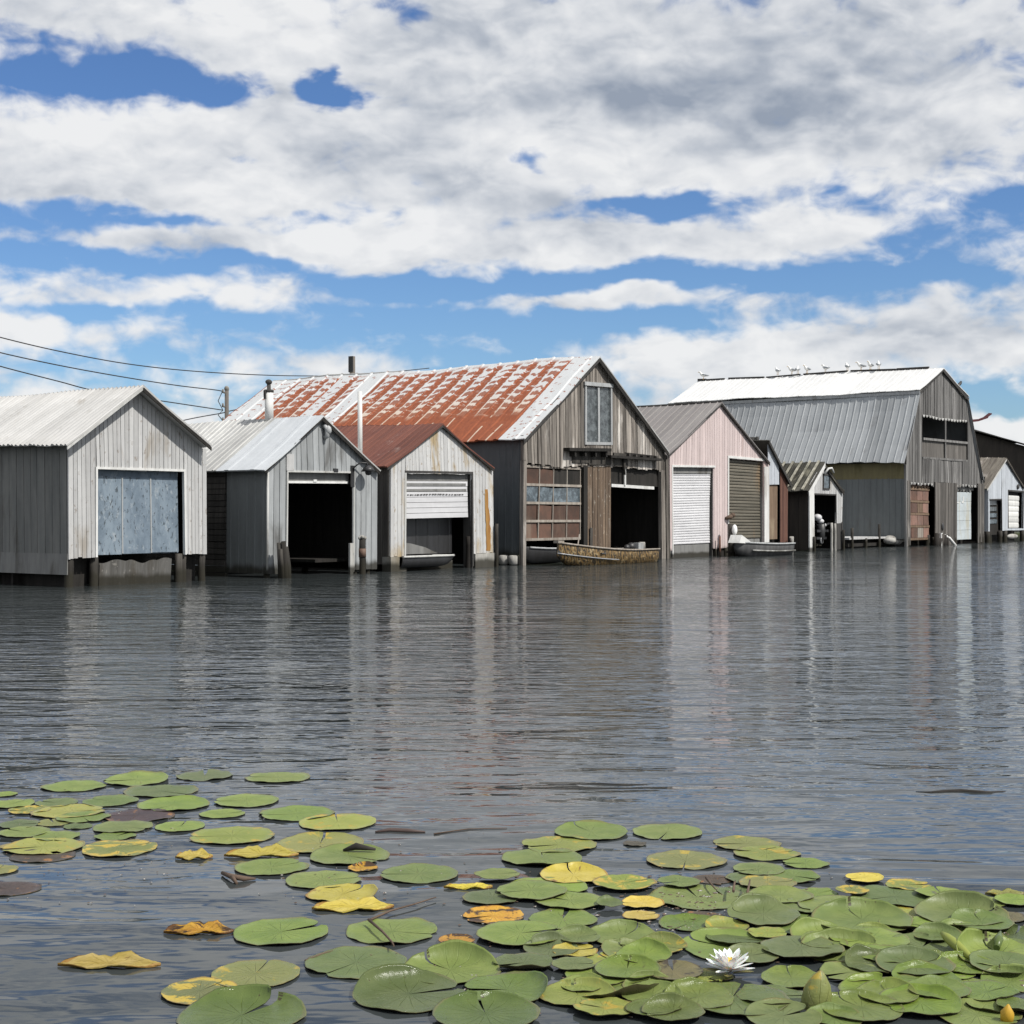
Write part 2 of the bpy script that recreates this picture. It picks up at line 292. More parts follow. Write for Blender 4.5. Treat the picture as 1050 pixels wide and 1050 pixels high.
# ------------------------------------------------------------------ mesh builder
def aged(p, k):                               # old timber leans and sags a little
    x, y, z = p
    if z < -.05: return p
    h = min(1.0, max(0.0, z) / 1.5)
    return (x + k * h * (.022 * math.sin(1.3 * z + .55 * x) + .012 * math.sin(2.9 * z + y)), y + k * h * .012 * math.sin(1.1 * x + 1.7 * z), z + k * h * (.020 * math.sin(.95 * x + .7 * y) + .010 * math.sin(2.7 * x + 1.9 * y)))
class MB:
    def __init__(s): s.v = []; s.f = []; s.m = []; s.t = []; s.uv = {}; s.smooth = set(); s.under = set()
    def face(s, idx, mi=0, tone=None, smooth=False, under=False):
        s.f.append(tuple(idx)); s.m.append(mi); s.t.append(.5 if tone is None else tone)
        if smooth: s.smooth.add(len(s.f) - 1)
        if under: s.under.add(len(s.f) - 1)
    def add(s, pts):
        b = len(s.v); s.v += [tuple(p) for p in pts]; return b
    def hexa(s, p8, mi=0, tone=None):            # bottom 4 (ccw from above), top 4
        b = s.add(p8)
        for q in ((3, 2, 1, 0), (4, 5, 6, 7), (0, 1, 5, 4), (1, 2, 6, 5), (2, 3, 7, 6), (3, 0, 4, 7)):
            s.face([b + i for i in q], mi, tone)
    def box(s, x0, x1, y0, y1, z0, z1, mi=0, tone=None):
        s.hexa([(x0, y0, z0), (x1, y0, z0), (x1, y1, z0), (x0, y1, z0), (x0, y0, z1), (x1, y0, z1), (x1, y1, z1), (x0, y1, z1)], mi, tone)
    def prism(s, poly, y0, y1, mi=0, tone=None, P=None):   # poly (u, z) pushed from n=y0 to n=y1
        P = P or (lambda u, n, z: (u, n, z)); n = len(poly)
        b = s.add([P(u, y0, z) for u, z in poly] + [P(u, y1, z) for u, z in poly])
        s.face(range(b, b + n), mi, tone); s.face(range(b + 2 * n - 1, b + n - 1, -1), mi, tone)
        for i in range(n):
            j = (i + 1) % n; s.face((b + j, b + i, b + n + i, b + n + j), mi, tone)
    def tube(s, pts, rad, n=8, mi=0, tone=None, caps=True, smooth=True):
        pts = [Vector(p) for p in pts]; rings = []; ax = pts[-1] - pts[0]
        ref = Vector((1, 0, 0)) if abs(ax.z) > .75 * ax.length else Vector((0, 0, 1))
        for i, p in enumerate(pts):
            d = (pts[min(i + 1, len(pts) - 1)] - pts[max(i - 1, 0)]).normalized()
            a = d.cross(ref)
            if a.length < 1e-3: a = d.cross(Vector((0, 1, 0)))
            a.normalize(); c = d.cross(a)
            r = rad[i] if isinstance(rad, (list, tuple)) else rad
            rings.append(s.add([p + (a * math.cos(t) + c * math.sin(t)) * r for t in [2 * math.pi * k / n for k in range(n)]]))
        for a, b in zip(rings, rings[1:]):
            for k in range(n):
                l = (k + 1) % n; s.face((a + k, b + k, b + l, a + l), mi, tone, smooth)
        if caps:
            s.face([rings[0] + k for k in range(n)], mi, tone); s.face([rings[-1] + k for k in range(n - 1, -1, -1)], mi, tone)
    def ell(s, c, r, nu=10, nv=7, mi=0):
        rings = []
        for j in range(nv + 1):
            ph = math.pi * j / nv - math.pi / 2
            rings.append(s.add([(c[0] + r[0] * math.cos(ph) * math.cos(2 * math.pi * k / nu), c[1] + r[1] * math.cos(ph) * math.sin(2 * math.pi * k / nu), c[2] + r[2] * math.sin(ph)) for k in range(nu)]))
        for a, b in zip(rings, rings[1:]):
            for k in range(nu):
                l = (k + 1) % nu; s.face((a + k, a + l, b + l, b + k), mi, None, True)
    def build(s, name, mats, parent=None, loc=None):
        if not isinstance(mats, (list, tuple)): mats = [mats]
        if loc is None: loc = parent['_o'] if parent is not None else (0, 0, 0)
        me = bpy.data.meshes.new(name)
        vs = s.v
        if parent is not None and 'age' in parent.keys(): vs = [aged(p, parent['age']) for p in vs]
        me.from_pydata([(x - loc[0], y - loc[1], z - loc[2]) for x, y, z in vs], [], s.f)
        for m in mats: me.materials.append(m if not isinstance(m, str) else M[m])
        me.polygons.foreach_set('material_index', s.m)
        sm = [i in s.smooth for i in range(len(s.f))]; me.polygons.foreach_set('use_smooth', sm)
        a = me.attributes.new('tone', 'FLOAT', 'FACE'); a.data.foreach_set('value', s.t)
        if s.under:
            a = me.attributes.new('under', 'FLOAT', 'FACE'); a.data.foreach_set('value', [1.0 if i in s.under else 0.0 for i in range(len(s.f))])
        if s.uv:
            ul = me.uv_layers.new(name='UVMap')
            for l in me.loops: ul.data[l.index].uv = s.uv.get(l.vertex_index, (0, 0))
        me.update()
        o = bpy.data.objects.new(name, me); COL.objects.link(o)
        if parent is not None: o.parent = parent
        else: o.location = loc
        o['_o'] = loc
        if parent is not None and 'age' in parent.keys(): o['age'] = parent['age']
        return o
    def part(s, name, mats, parent, sub=False): return s.build(name, mats, parent)
def tag(o, label, cat, group=None, kind=None):
    if kind: o['kind'] = kind
    if label: o['label'] = label
    if cat: o['category'] = cat
    if group: o['group'] = group
    return o
def thing(name, loc, label, cat, group=None):
    o = bpy.data.objects.new(name, None); COL.objects.link(o); o.location = loc; o['_o'] = tuple(loc)
    o.empty_display_size = .3
    return tag(o, label, cat, group)
def structure(name, mb, mat):
    o = mb.build(name, mat); o['kind'] = 'structure'; return o

def clean():
    for o in bpy.data.objects:
        for k in ('_o', 'age'):
            if k in o: del o[k]

# ------------------------------------------------------------------ building helpers
FRONT = lambda y0: (lambda u, n, z: (u, y0 - n, z))            # n outwards, towards the water
LEFT = lambda x0: (lambda u, n, z: (x0 - n, u, z))             # wall facing -x, u = depth
RIGHT = lambda x0: (lambda u, n, z: (x0 + n, u, z))
BACK = lambda y0: (lambda u, n, z: (u, y0 + n, z))
def gable(x0, x1, xa, e0, e1, za):
    def f(x):
        if x <= xa: return e0 + (za - e0) * (x - x0) / (xa - x0)
        return za + (e1 - za) * (x - xa) / (x1 - xa)
    return f
def poly(pts):
    def f(x):
        for (a, za), (b, zb) in zip(pts, pts[1:]):
            if a <= x <= b: return za + (zb - za) * (x - a) / (b - a)
        return pts[0][1] if x < pts[0][0] else pts[-1][1]
    f.br = [p[0] for p in pts]; return f
def board_wall(mb, P, u0, u1, ztop, zbot, bw, openings=(), breaks=(), gap=.014, th=.022, jit=.006, rag=0.0, rng=random, backing=True, mi=0, bmi=1):
    """upright boards cut to the gable and round the openings, on a continuous backing"""
    zt = ztop if callable(ztop) else (lambda x: ztop)
    zb = zbot if callable(zbot) else (lambda x: zbot)
    edges = [u0]; 
    while edges[-1] + bw * 1.3 < u1: edges.append(edges[-1] + bw * rng.uniform(.88, 1.12))
    edges.append(u1)
    special = [b for b in breaks if u0 < b < u1] + [e for o in openings for e in o[:2] if u0 < e < u1]
    def spans(a, b):
        mid = (a + b) / 2; segs = [(zb(mid), None)]
        for (oa, ob, oz0, oz1) in openings:
            if oa - 1e-4 <= mid <= ob + 1e-4:
                new = []
                for (s0, s1) in segs:
                    top = zt(mid) if s1 is None else s1
                    if oz0 > s0 + .02: new.append((s0, min(oz0, top)))
                    if oz1 < top - .01: new.append((max(oz1, s0), s1))
                segs = new
        return segs
    def emit(a, b, n0, n1, tone, dz=0.0, mi=mi):
        for (s0, s1) in spans(a, b):
            t0, t1 = (zt(a), zt(b)) if s1 is None else (s1, s1)
            if min(t0, t1) <= s0 + .005: 
                if max(t0, t1) <= s0 + .01: continue
                t0, t1 = max(t0, s0 + .002), max(t1, s0 + .002)
            d = dz if abs(s0 - zb((a + b) / 2)) < .01 else dz * .5
            mb.prism([(a, s0 + d), (b, s0 + d), (b, t1), (a, t0)], n0, n1, mi, tone, P)
    for a, b in zip(edges, edges[1:]):
        cuts = [a] + sorted(c for c in special if a + .012 < c < b - .012) + [b]
        tone = rng.random(); n1 = th + rng.uniform(0, jit); dz = -rng.random() * rag
        for i, (c, d) in enumerate(zip(cuts, cuts[1:])):
            ga = gap / 2 if i == 0 else 0; gb = gap / 2 if i == len(cuts) - 2 else 0
            emit(c + ga, d - gb, 0.001, n1, tone, dz)
    if backing:
        cuts = sorted(set([u0, u1] + special))
        for c, d in zip(cuts, cuts[1:]): emit(c, d, -.03, 0, .2, 0.0, bmi)  # darker backing stands in for shade in grooves and interiors
def ribbed(mb, P, u0, u1, z0, z1, pitch=.2, amp=.018, rib=.3, mi=0, rng=random, sheet=.9, back=.02):
    """profiled metal sheet: trapezoid ribs upright; z0/z1 may be functions of u"""
    f0 = z0 if callable(z0) else (lambda u: z0); f1 = z1 if callable(z1) else (lambda u: z1)
    us = [(u0, 0)]; u = u0
    while u < u1 - pitch * .5:
        for k, h in ((.5 - rib / 2, 0), (.5 - rib / 4, 1), (.5 + rib / 4, 1), (.5 + rib / 2, 0)):
            if u + k * pitch < u1: us.append((u + k * pitch, h))
        u += pitch
    us.append((u1, 0)); b = len(mb.v)
    for (q, h) in us: mb.add([P(q, h * amp, f0(q)), P(q, h * amp, f1(q))])
    tones = {}
    for i in range(len(us) - 1):
        k = int((us[i][0] - u0) / sheet); t = tones.setdefault(k, rng.random())
        a = b + 2 * i; mb.face((a, a + 2, a + 3, a + 1), mi, t)
    mb.prism([(u0, f0(u0)), (u1, f0(u1)), (u1, f1(u1)), (u0, f1(u0))], -back, -.004, mi, .4, P)
def roof_slope(mb, e, r, y0, y1, pitch=.12, amp=.014, th=.035, mi=0, kind='sine', sheet=.8, sag=.02, rng=random, rows=4, seed=0):
    """one roof plane from the eave e=(x,z) to the ridge r=(x,z), sheets running down the slope"""
    ex, ez = e; rx, rz = r; L = math.hypot(rx - ex, rz - ez)
    nx, nz = -(rz - ez) / L, (rx - ex) / L
    if nz < 0: nx, nz = -nx, -nz
    if kind == 'sine':
        n = max(2, int((y1 - y0) / pitch * 6)); prof = [(y0 + (y1 - y0) * i / n, amp * math.sin(2 * math.pi * (y1 - y0) * i / n / pitch)) for i in range(n + 1)]
    else:
        prof = [(y0, 0)]; y = y0
        while y < y1 - pitch * .5:
            for k, h in ((.40, 0), (.45, 1), (.55, 1), (.60, 0)):
                prof.append((y + k * pitch, h * amp))
            y += pitch
        prof = [q for q in prof if q[0] < y1] + [(y1, 0)]
    ph = seed * 1.7
    def P(y, h, k):
        t = k / rows
        sg = -sag * math.sin(math.pi * t) * (1 + .6 * math.sin(y * .9 + ph)) - sag * .7 * math.sin(y * .37 + ph) * t
        jag = (.012 * math.sin(y * 7.3 + ph) + .008 * math.sin(y * 17.1)) if k == 0 else 0
        return (ex + (rx - ex) * (t + jag * .5) + nx * (h + sg), y, ez + (rz - ez) * (t + jag * .5) + nz * (h + sg))
    W1 = rows + 1; b = len(mb.v)
    for (y, h) in prof:
        for k in range(W1):
            i = mb.add([P(y, h, k)]); mb.uv[i] = (y - y0, k / rows)
    for (y, h) in prof:
        for k in range(W1):
            p = P(y, 0, k); i = mb.add([(p[0] - nx * th, y, p[2] - nz * th)]); mb.uv[i] = (y - y0, k / rows)
    c = b + len(prof) * W1; tones = {}
    flip = rx < ex
    for i in range(len(prof) - 1):
        t = tones.setdefault(int((prof[i][0] - y0) / sheet), rng.random())
        for k in range(rows):
            a0, a1 = b + i * W1 + k, b + (i + 1) * W1 + k
            q = (a0, a0 + 1, a1 + 1, a1) if flip else (a0, a1, a1 + 1, a0 + 1)
            mb.face(q, mi, t, kind == 'sine')
            a0, a1 = c + i * W1 + k, c + (i + 1) * W1 + k
            mb.face((a0, a0 + 1, a1 + 1, a1) if not flip else (a0, a1, a1 + 1, a0 + 1), mi, .3)
        for k in (0, rows):
            mb.face((b + i * W1 + k, b + (i + 1) * W1 + k, c + (i + 1) * W1 + k, c + i * W1 + k), mi, .3)
    for i in (0, len(prof) - 1):
        for k in range(rows):
            mb.face((b + i * W1 + k, b + i * W1 + k + 1, c + i * W1 + k + 1, c + i * W1 + k), mi, .3)
def rake(mb, pts, y0, y1, h, mi=0):
    """fascia following the roof edge, pts (x,z) along the underside of the roof"""
    for (a, b) in zip(pts, pts[1:]):
        mb.prism([(a[0], a[1] - h), (b[0], b[1] - h), b, a], y0, y1, mi, .5)
def post(mb, x, y, z0, z1, r=.09, lean=(0, 0), n=8, mi=0):
    k = 5; pts = []; rad = []
    for i in range(k + 1):
        t = i / k; pts.append((x + lean[0] * t + .006 * math.sin(i * 2.1 + x), y + lean[1] * t, z0 + (z1 - z0) * t)); rad.append(r * (1.06 - .12 * t + .04 * math.sin(i * 1.7 + x * 3)))
    mb.tube(pts, rad, n, mi, random.random())
def frame(mb, a, b, z0, z1, w, y0, y1, sides='ltrb', mi=0):
    if 't' in sides: mb.box(a - w, b + w, y0, y1, z1, z1 + w, mi, .5)
    if 'b' in sides: mb.box(a - w, b + w, y0, y1, z0 - w, z0, mi, .5)
    if 'l' in sides: mb.box(a - w, a, y0, y1, z0, z1, mi, .6)
    if 'r' in sides: mb.box(b, b + w, y0, y1, z0, z1, mi, .4)
def roller(mb, a, b, z0, z1, y, pitch=.09, amp=.02, mi=0):
    """roller door: curved slats"""
    n = max(1, round((z1 - z0) / pitch)); h = (z1 - z0) / n
    for i in range(n):
        za = z0 + i * h; prof = [(0, za), (-amp, za + h * .25), (-amp, za + h * .7), (0, za + h * .97)]
        bb = mb.add([(a, y + d, z) for d, z in prof] + [(b, y + d, z) for d, z in prof]); t = random.random()
        for k in range(3): mb.face((bb + k, bb + 4 + k, bb + 5 + k, bb + 1 + k), mi, t)
    mb.box(a, b, y + .006, y + .03, z0, z1, mi, .2)

SUN_E = 4.6; SKY_S = .10; CLOUD_S = 1.06; SKY_LOW = (.70, .92, 1.18); SKY_HIGH = (.60, .80, 1.10)
SKY_BLOBS = [  # px-scale survey of the day's clouds: azimuth, elevation, spreads, amount
 (110, 20, 190, 42, .9), (50, 72, 110, 24, -1.05), (200, 90, 90, 22, -1.2), (333, 92, 26, 17, -1.25), (362, 110, 24, 13, -1.1), (350, 80, 12, 12, -.7), (286, 85, 20, 40, .7), (300, 110, 14, 10, .3), (90, 78, 40, 8, .3), (410, 8, 26, 12, -.8),
 (150, 165, 260, 52, 1.0), (720, 90, 330, 120, 1.1), (500, 70, 120, 60, .6), (560, 150, 90, 60, .4), (245, 168, 16, 10, -.8),
 (330, 190, 220, 40, .5), (600, 250, 300, 16, 1.0), (230, 247, 200, 14, .7), (120, 200, 200, 14, .4), (150, 300, 150, 16, .6), (560, 172, 36, 14, -.7), (680, 214, 75, 12, -.9), (1000, 232, 90, 14, -.6),
 (450, 292, 130, 14, -1.0), (800, 285, 260, 14, -1.2), (620, 305, 150, 12, 1.0), (440, 330, 200, 16, -.8), (700, 335, 70, 16, -.8), (480, 365, 130, 18, -.5), (260, 320, 90, 10, .3), (330, 378, 90, 12, .5), (50, 345, 80, 18, .6), (150, 370, 110, 16, -.4),
 (900, 345, 160, 24, 1.1), (780, 372, 120, 18, .9), (1010, 360, 60, 30, .8), (1020, 415, 40, 14, -.9), (1025, 445, 45, 16, 1.3), (640, 370, 50, 14, .3), (1035, 272, 30, 9, .6), (110, 226, 170, 14, -.85), (60, 262, 120, 9, -.8), (175, 226, 45, 10, -.6), (300, 215, 60, 8, -.4), (420, 190, 50, 8, -.3), (120, 318, 190, 12, -.7), (270, 272, 90, 12, -.4), (552, 162, 30, 16, -1.1), (590, 190, 40, 10, -.7), (640, 212, 80, 9, -.6), (890, 208, 40, 9, -.7), (1030, 205, 40, 12, -.8), (960, 250, 110, 10, -.5), (330, 100, 14, 40, .2)]
DARK_BLOBS = [(720, 85, 260, 70, .72), (770, 118, 130, 42, .42), (600, 70, 120, 50, .2), (950, 120, 130, 40, .3), (420, 110, 60, 60, .25), (860, 30, 240, 35, .4), (900, 375, 130, 20, .4), (200, 205, 250, 14, .25), (120, 60, 200, 14, .3), (600, 255, 200, 10, .15), (1025, 445, 40, 14, -.5), (150, 130, 200, 26, -.35), (560, 130, 80, 24, -.4), (930, 190, 130, 30, -.35), (330, 290, 160, 14, .1)]
FINE_K, BROAD_K = .45, .9
# ------------------------------------------------------------------ the setting
def grid_sheet(x0, x1, y0, y1, z):
    mb = MB(); b = mb.add([(x0, y0, z), (x1, y0, z), (x1, y1, z), (x0, y1, z)]); mb.face((b, b + 1, b + 2, b + 3)); return mb

def water_mat():
    m, nt, p = newmat('river_water')
    tc = N(nt, 'ShaderNodeTexCoord').outputs['Object']
    sp = N(nt, 'ShaderNodeSeparateXYZ', {0: tc})
    # distance from the leaf patch (calmer there): along the direction out from the bank
    dd = mth(nt, 'ADD', mth(nt, 'MULTIPLY', mth(nt, 'ADD', sp.outputs[0], -CAMX), FX), mth(nt, 'MULTIPLY', mth(nt, 'ADD', sp.outputs[1], -CAMY), FY))
    rot = N(nt, 'ShaderNodeMapping', {'Vector': tc, 'Rotation': (0, 0, R_(53.8))}).outputs[0]
    w1 = noise(nt, rot, 1.0, 3, .55, .4, (WA[0], WA[1], 1))
    w2 = noise(nt, rot, 1.0, 3, .6, .3, (WB[0], WB[1], 1), (13, 5, 0))
    w3 = noise(nt, rot, 1.0, 2, .5, 0, (WC[0], WC[1], 1), (3, 25, 0))
    gust = noise(nt, tc, .16, 3, .5, .5)
    calm = mth(nt, 'MULTIPLY_ADD', sstep(nt, dd, 6.0, 12.5), .90, .10)
    amp = mth(nt, 'MULTIPLY', calm, mth(nt, 'MULTIPLY_ADD', sstep(nt, gust, .35, .65), .7, .55))
    h = mth(nt, 'ADD', mth(nt, 'MULTIPLY', w1, HA[0]), mth(nt, 'MULTIPLY', amp, mth(nt, 'ADD', mth(nt, 'MULTIPLY', w2, HA[1]), mth(nt, 'MULTIPLY', w3, HA[2]))))
    b = N(nt, 'ShaderNodeBump', {'Height': h, 'Distance': 1.0, 'Strength': 1.0})
    nt.links.new(b.outputs[0], p.inputs['Normal'])
    n = noise(nt, tc, .3, 3, .5)
    nt.links.new(mixc(nt, n, (.035, .042, .044), (.044, .050, .050)), p.inputs[0])
    p.inputs['Roughness'].default_value = .04
    p.inputs['IOR'].default_value = 1.333
    return m
WA, WB, WC = (.30, .8), (1.1, 3.0), (5.0, 8.5)
HA = (.064, .066, .013)
M['water'] = water_mat()
structure('water', grid_sheet(-900, 1500, -900, 900, 0), 'water')
def ground_mat():
    m, nt, p = newmat('grassy_bank')
    tc = N(nt, 'ShaderNodeTexCoord').outputs['Object']
    n = noise(nt, tc, .8, 6, .7)
    nt.links.new(mixc(nt, sstep(nt, n, .35, .65), (.055, .075, .025), (.11, .10, .06)), p.inputs[0])
    p.inputs['Roughness'].default_value = .95; bump(nt, p, n, .1)
    return m
M['bank'] = ground_mat()
mb = MB()
for (xa, xb) in ((-900, -60), (-60, 90), (90, 1500)):
    b = mb.add([(xa, 15.3, -.5), (xb, 15.3, -.5), (xb, 17, .55), (xa, 17, .55), (xb, 900, .6), (xa, 900, .6)])
    mb.face((b, b + 1, b + 2, b + 3)); mb.face((b + 3, b + 2, b + 4, b + 5))
structure('bank', mb, 'bank')

# ------------------------------------------------------------------ boathouse helpers
def P_(px, py, y0=0.0): return fac(px, py, y0)
def gable_edge(pl, pa, pr, o):
    """roof outline at the front from three pixels on the overhang plane y=-o"""
    return P_(*pl, -o), P_(*pa, -o), P_(*pr, -o)
def under(g, d=.055): return poly([(g[0][0], g[0][1] - d), (g[1][0], g[1][1] - d * 1.1), (g[2][0], g[2][1] - d)])
def end_walls(t, x0, x1, y1, top, zb, mat='shaded_boards', bw=.25, left=True, right=True, back=True, zl=None, name='side_wall'):
    tl, tr = top(x0) - .01, top(x1) - .01
    if left:
        mb = MB(); board_wall(mb, LEFT(x0), .035, y1, tl, zb if zl is None else zl, bw, th=.012); mb.part(name, [mat, 'black_wood'], t)
    if right:
        mb = MB(); board_wall(mb, RIGHT(x1), .035, y1, tr, zb, bw, th=.012); mb.part(name, [mat, 'black_wood'], t)
    if back:
        mb = MB(); board_wall(mb, BACK(y1), x0 + .035, x1 - .035, lambda x: top(x) - .01, zb, bw, breaks=top.br, th=.012); mb.part('back_wall', [mat, 'black_wood'], t)
def two_roofs(t, g, o, y1, mat, kind='sine', pitch=.12, amp=.014, matr=None, trim='dark_trim', rh=.09, sag=.02, sheet=.8, seed=0, ridge=None):
    E0, A, E1 = g
    mb = MB(); roof_slope(mb, E0, A, -o, y1 + .1, pitch, amp, kind=kind, sag=sag, sheet=sheet, seed=seed); r0 = mb.part('roof', mat, t)
    mb = MB(); roof_slope(mb, (E1[0], E1[1]), (A[0] + .004, A[1] - .006), -o, y1 + .1, pitch, amp, kind=kind, sag=sag, sheet=sheet, seed=seed + 5); mb.part('roof', matr or mat, t)
    mb = MB(); rake(mb, [(E0[0] + .02, E0[1] - .045), (A[0], A[1] - .052)], -o + .003, -o + .028, rh); mb.part('rake_board', trim, t)
    mb = MB(); rake(mb, [(A[0], A[1] - .052), (E1[0] - .02, E1[1] - .045)], -o + .003, -o + .028, rh * 1.25); mb.part('rake_board', 'black_wood', t)  # right rake coloured black for the shadowed soffit of the overhang
    if ridge:
        mb = MB(); mb.tube([(A[0], -o, A[1] + .005), (A[0], y1 * .33, A[1] - sag * .3), (A[0], y1 * .66, A[1] - sag * .2), (A[0], y1 + .1, A[1])], .045, 6, smooth=False); mb.part('ridge_cap', ridge, r0)
    return r0
def piles(t, pts, mat='pier_wood', r=.09, name='pile'):
    for (x, y, z1) in pts:
        mb = MB(); post(mb, x, y, -.5, z1, r * random.uniform(.9, 1.15), (random.uniform(-.02, .02), random.uniform(-.02, .02))); mb.part(name, mat, t)

# ================================================================== white boathouse with the blue door
o = .35
g = gable_edge((68, 454.8), (147, 395.7), (218, 457), o); top = under(g)
X0, X1 = sx(70), sx(211)
t = thing('boathouse', (X0, 0, 0), 'white board boathouse on piles with flaking blue door and pale corrugated roof', 'boathouse'); t['age'] = 1.0
T1 = t
two_roofs(t, g, o, 8.5, 'white_roof', 'sine', .15, .022, trim='pale_trim', rh=.06, seed=1)
D0, D1 = sx(98.5), sx(188); zt = P_(140, 483)[1]
mb = MB(); board_wall(mb, FRONT(0), X0, X1, top, .64, .118, [(D0, D1, 0, zt)], top.br, rag=.03, gap=.012, bmi=0); mb.part('front_wall', ['white_boards', 'black_wood'], t)
end_walls(t, X0, X1, 8.5, top, .64, 'shaded_boards', .24)
mb = MB(); mb.box(X0 - .035, X0 - .012, .0, 8.4, .27, .72); mb.part('skirt_board', 'grey_panel', t)
mb = MB(); frame(mb, D0, D1, .62, zt, .05, -.05, .02, 'ltr'); mb.part('door_frame', 'white_trim', t)
dr = MB()
w = (D1 - .03 - D0) / 3
for i in range(3): dr.box(D0 + .01 + i * w, D0 + i * w + w - .012, .13, .17, .66 + .012 * i, zt - .14 - .01 * i, 0, random.random())
dr.box(D0, D1, .175, .20, .66, zt, 0, .9)
d = dr.part('door', 'blue_paint', t)
mb = MB()
for i in (1, 2): mb.box(D0 + i * w - .022, D0 + i * w + .012, .115, .132, .68, zt - .16, 0, .8)
mb.part('seam_batten', 'blue_boards', d)
# hanging sheet under the door, scalloped top edge
mb = MB(); n = 34; a0, a1 = sx(104), sx(177)
for i in range(n):
    u0 = a0 + (a1 - a0) * i / n; u1 = a0 + (a1 - a0) * (i + 1) / n
    f = lambda u: .47 + .07 * abs(math.sin((u - a0) * 2.6)) + .02 * math.sin(u * 13)
    q = lambda u: .05 * math.sin((u - a0) * 8)
    b = mb.add([(u0, .10 + q(u0), -.2), (u1, .10 + q(u1), -.2), (u1, .06 + q(u1), f(u1)), (u0, .06 + q(u0), f(u0))]); mb.face((b, b + 1, b + 2, b + 3), 0, .5 + .4 * math.sin(i * .5))
    b = mb.add([(u0, .13 + q(u0), -.2), (u1, .13 + q(u1), -.2), (u1, .09 + q(u1), f(u1)), (u0, .09 + q(u0), f(u0))]); mb.face((b + 3, b + 2, b + 1, b), 0, .3)
mb.part('apron', 'concrete_dark', t)
piles(t, [(sx(73), .08, .64), (sx(99), .1, .62), (sx(102), .2, .62), (sx(186), .1, .64), (sx(190.5), .12, .62), (sx(209), .08, .62), (X0 + .1, 2.6, .3), (X0 + .1, 5.2, .3), (X1 - .1, 2.6, .6), (X1 - .1, 5.2, .6)])
mb = MB(); mb.box(X0 + .15, D0 - .02, .3, .34, -.3, .6); mb.box(D1 + .1, X1 - .06, .3, .34, -.3, .6); mb.box(X0 + .06, X1 - .06, 2.0, 2.05, -.3, .6); mb.box(X0 + .3, X0 + .35, .35, 8.3, -.3, .62); mb.part('footing', 'black_wood', t)  # full-length box added to block the bright view beneath the shed
mb = MB(); mb.box(X0 - .02, X0 + .02, -.035, .0, .60, top(X0) - .02, 0, .7); mb.part('corner_board', 'white_boards', t)

# ================================================================== blue grey boathouse with open doorway
o = .16
g = gable_edge((271, 481), (332, 426.8), (390, 482.5), o); top = under(g, .05)
X0, X1 = sx(273), sx(386)
t = thing('boathouse', (X0, 0, 0), 'blue grey board boathouse with open dark doorway and gooseneck lamp', 'boathouse'); t['age'] = 1.0
E0, A, E1 = g
mb = MB(); roof_slope(mb, E0, A, -o, 1.55, .9, .012, kind='trap', sheet=.9, rows=4); r0 = mb.part('roof', 'pale_roof', t)
r0['label'] = 'smooth pale front sheets of the roof'
mb = MB(); roof_slope(mb, E0, (A[0], A[1] - .01), 1.56, 8.6, .20, .022, kind='trap', sheet=.8, seed=2); mb.part('roof', 'striped_roof', t)
mb = MB(); roof_slope(mb, E1, (A[0] + .003, A[1] - .006), -o, 8.6, .20, .02, kind='trap', sheet=.8, seed=3); rr = mb.part('roof', 'striped_roof', t)
mb = MB(); rake(mb, [(E0[0] + .02, E0[1] - .045), (A[0], A[1] - .052)], -o + .003, -o + .028, .05); rake(mb, [(A[0], A[1] - .052), (E1[0] - .02, E1[1] - .045)], -o + .003, -o + .028, .09); mb.part('rake_board', 'black_wood', t)  # right rake deep and black for the soffit in shadow
D0, D1 = sx(293.5), sx(361); zt = P_(327, 484.5)[1]
mb = MB(); board_wall(mb, FRONT(0), X0, X1, top, .10, .20, [(D0, D1, -1, zt)], top.br, rag=.02, gap=.016); mb.part('front_wall', ['blue_boards', 'black_wood'], t)
# left wall: sheet metal in front, old dark logs behind
yj = dep(232, X0)
mb = MB(); ribbed(mb, LEFT(X0), .0, yj, .10, top(X0) - .02, .28, .012, .25); mb.part('side_wall', 'grey_sheet', t)
mb = MB(); z = -.05
while z < top(X0) - .05:
    hh = random.uniform(.13, .17); mb.box(X0 - .03 - random.random() * .02, X0 + .05, yj + .01, 8.4, z, min(z + hh - .015, top(X0) - .03), 0, random.random()); z += hh
lw = mb.part('side_wall', 'dark_logs', t); lw['label'] = 'dark bare log rear of the side wall'
end_walls(t, X0, X1, 8.4, top, .08, 'blue_boards', .25, left=False)
mb = MB(); frame(mb, D0, D1, .05, zt, .045, -.045, .01, 'ltr'); mb.part('door_frame', 'pale_trim', t)
mb = MB(); mb.box(D0 + .01, D1 - .01, .12, .16, zt - .24, zt - .005, 0, .4); dd = mb.part('door', 'grey_panel', t)
mb = MB(); mb.box(D0 + .01, D1 - .09, .07, .12, zt - .27, zt - .215, 0, .8); mb.box(D0 + 1.0, D0 + 1.12, .055, .072, zt - .26, zt - .2); mb.part('bottom_rail', 'white_trim', dd)
mb = MB(); a = sx(291.5); b_ = sx(299); mb.box(a, b_, -.05, -.024, P_(295, 482)[1], P_(295, 465)[1], 0, .5); mb.part('patch_board', 'white_boards', t)
mb = MB(); a, z = P_(331.5, 443); mb.tube([(a, -.06, z - .16), (a, -.14, z - .15), (a, -.14, z + .04), (a - .03, -.10, z + .12), (a - .03, -.03, z + .13)], .06, 8); mb.ell((a + .03, -.15, z + .02), (.09, .09, .12)); mb.part('wall_fan', 'hull_grey', t)
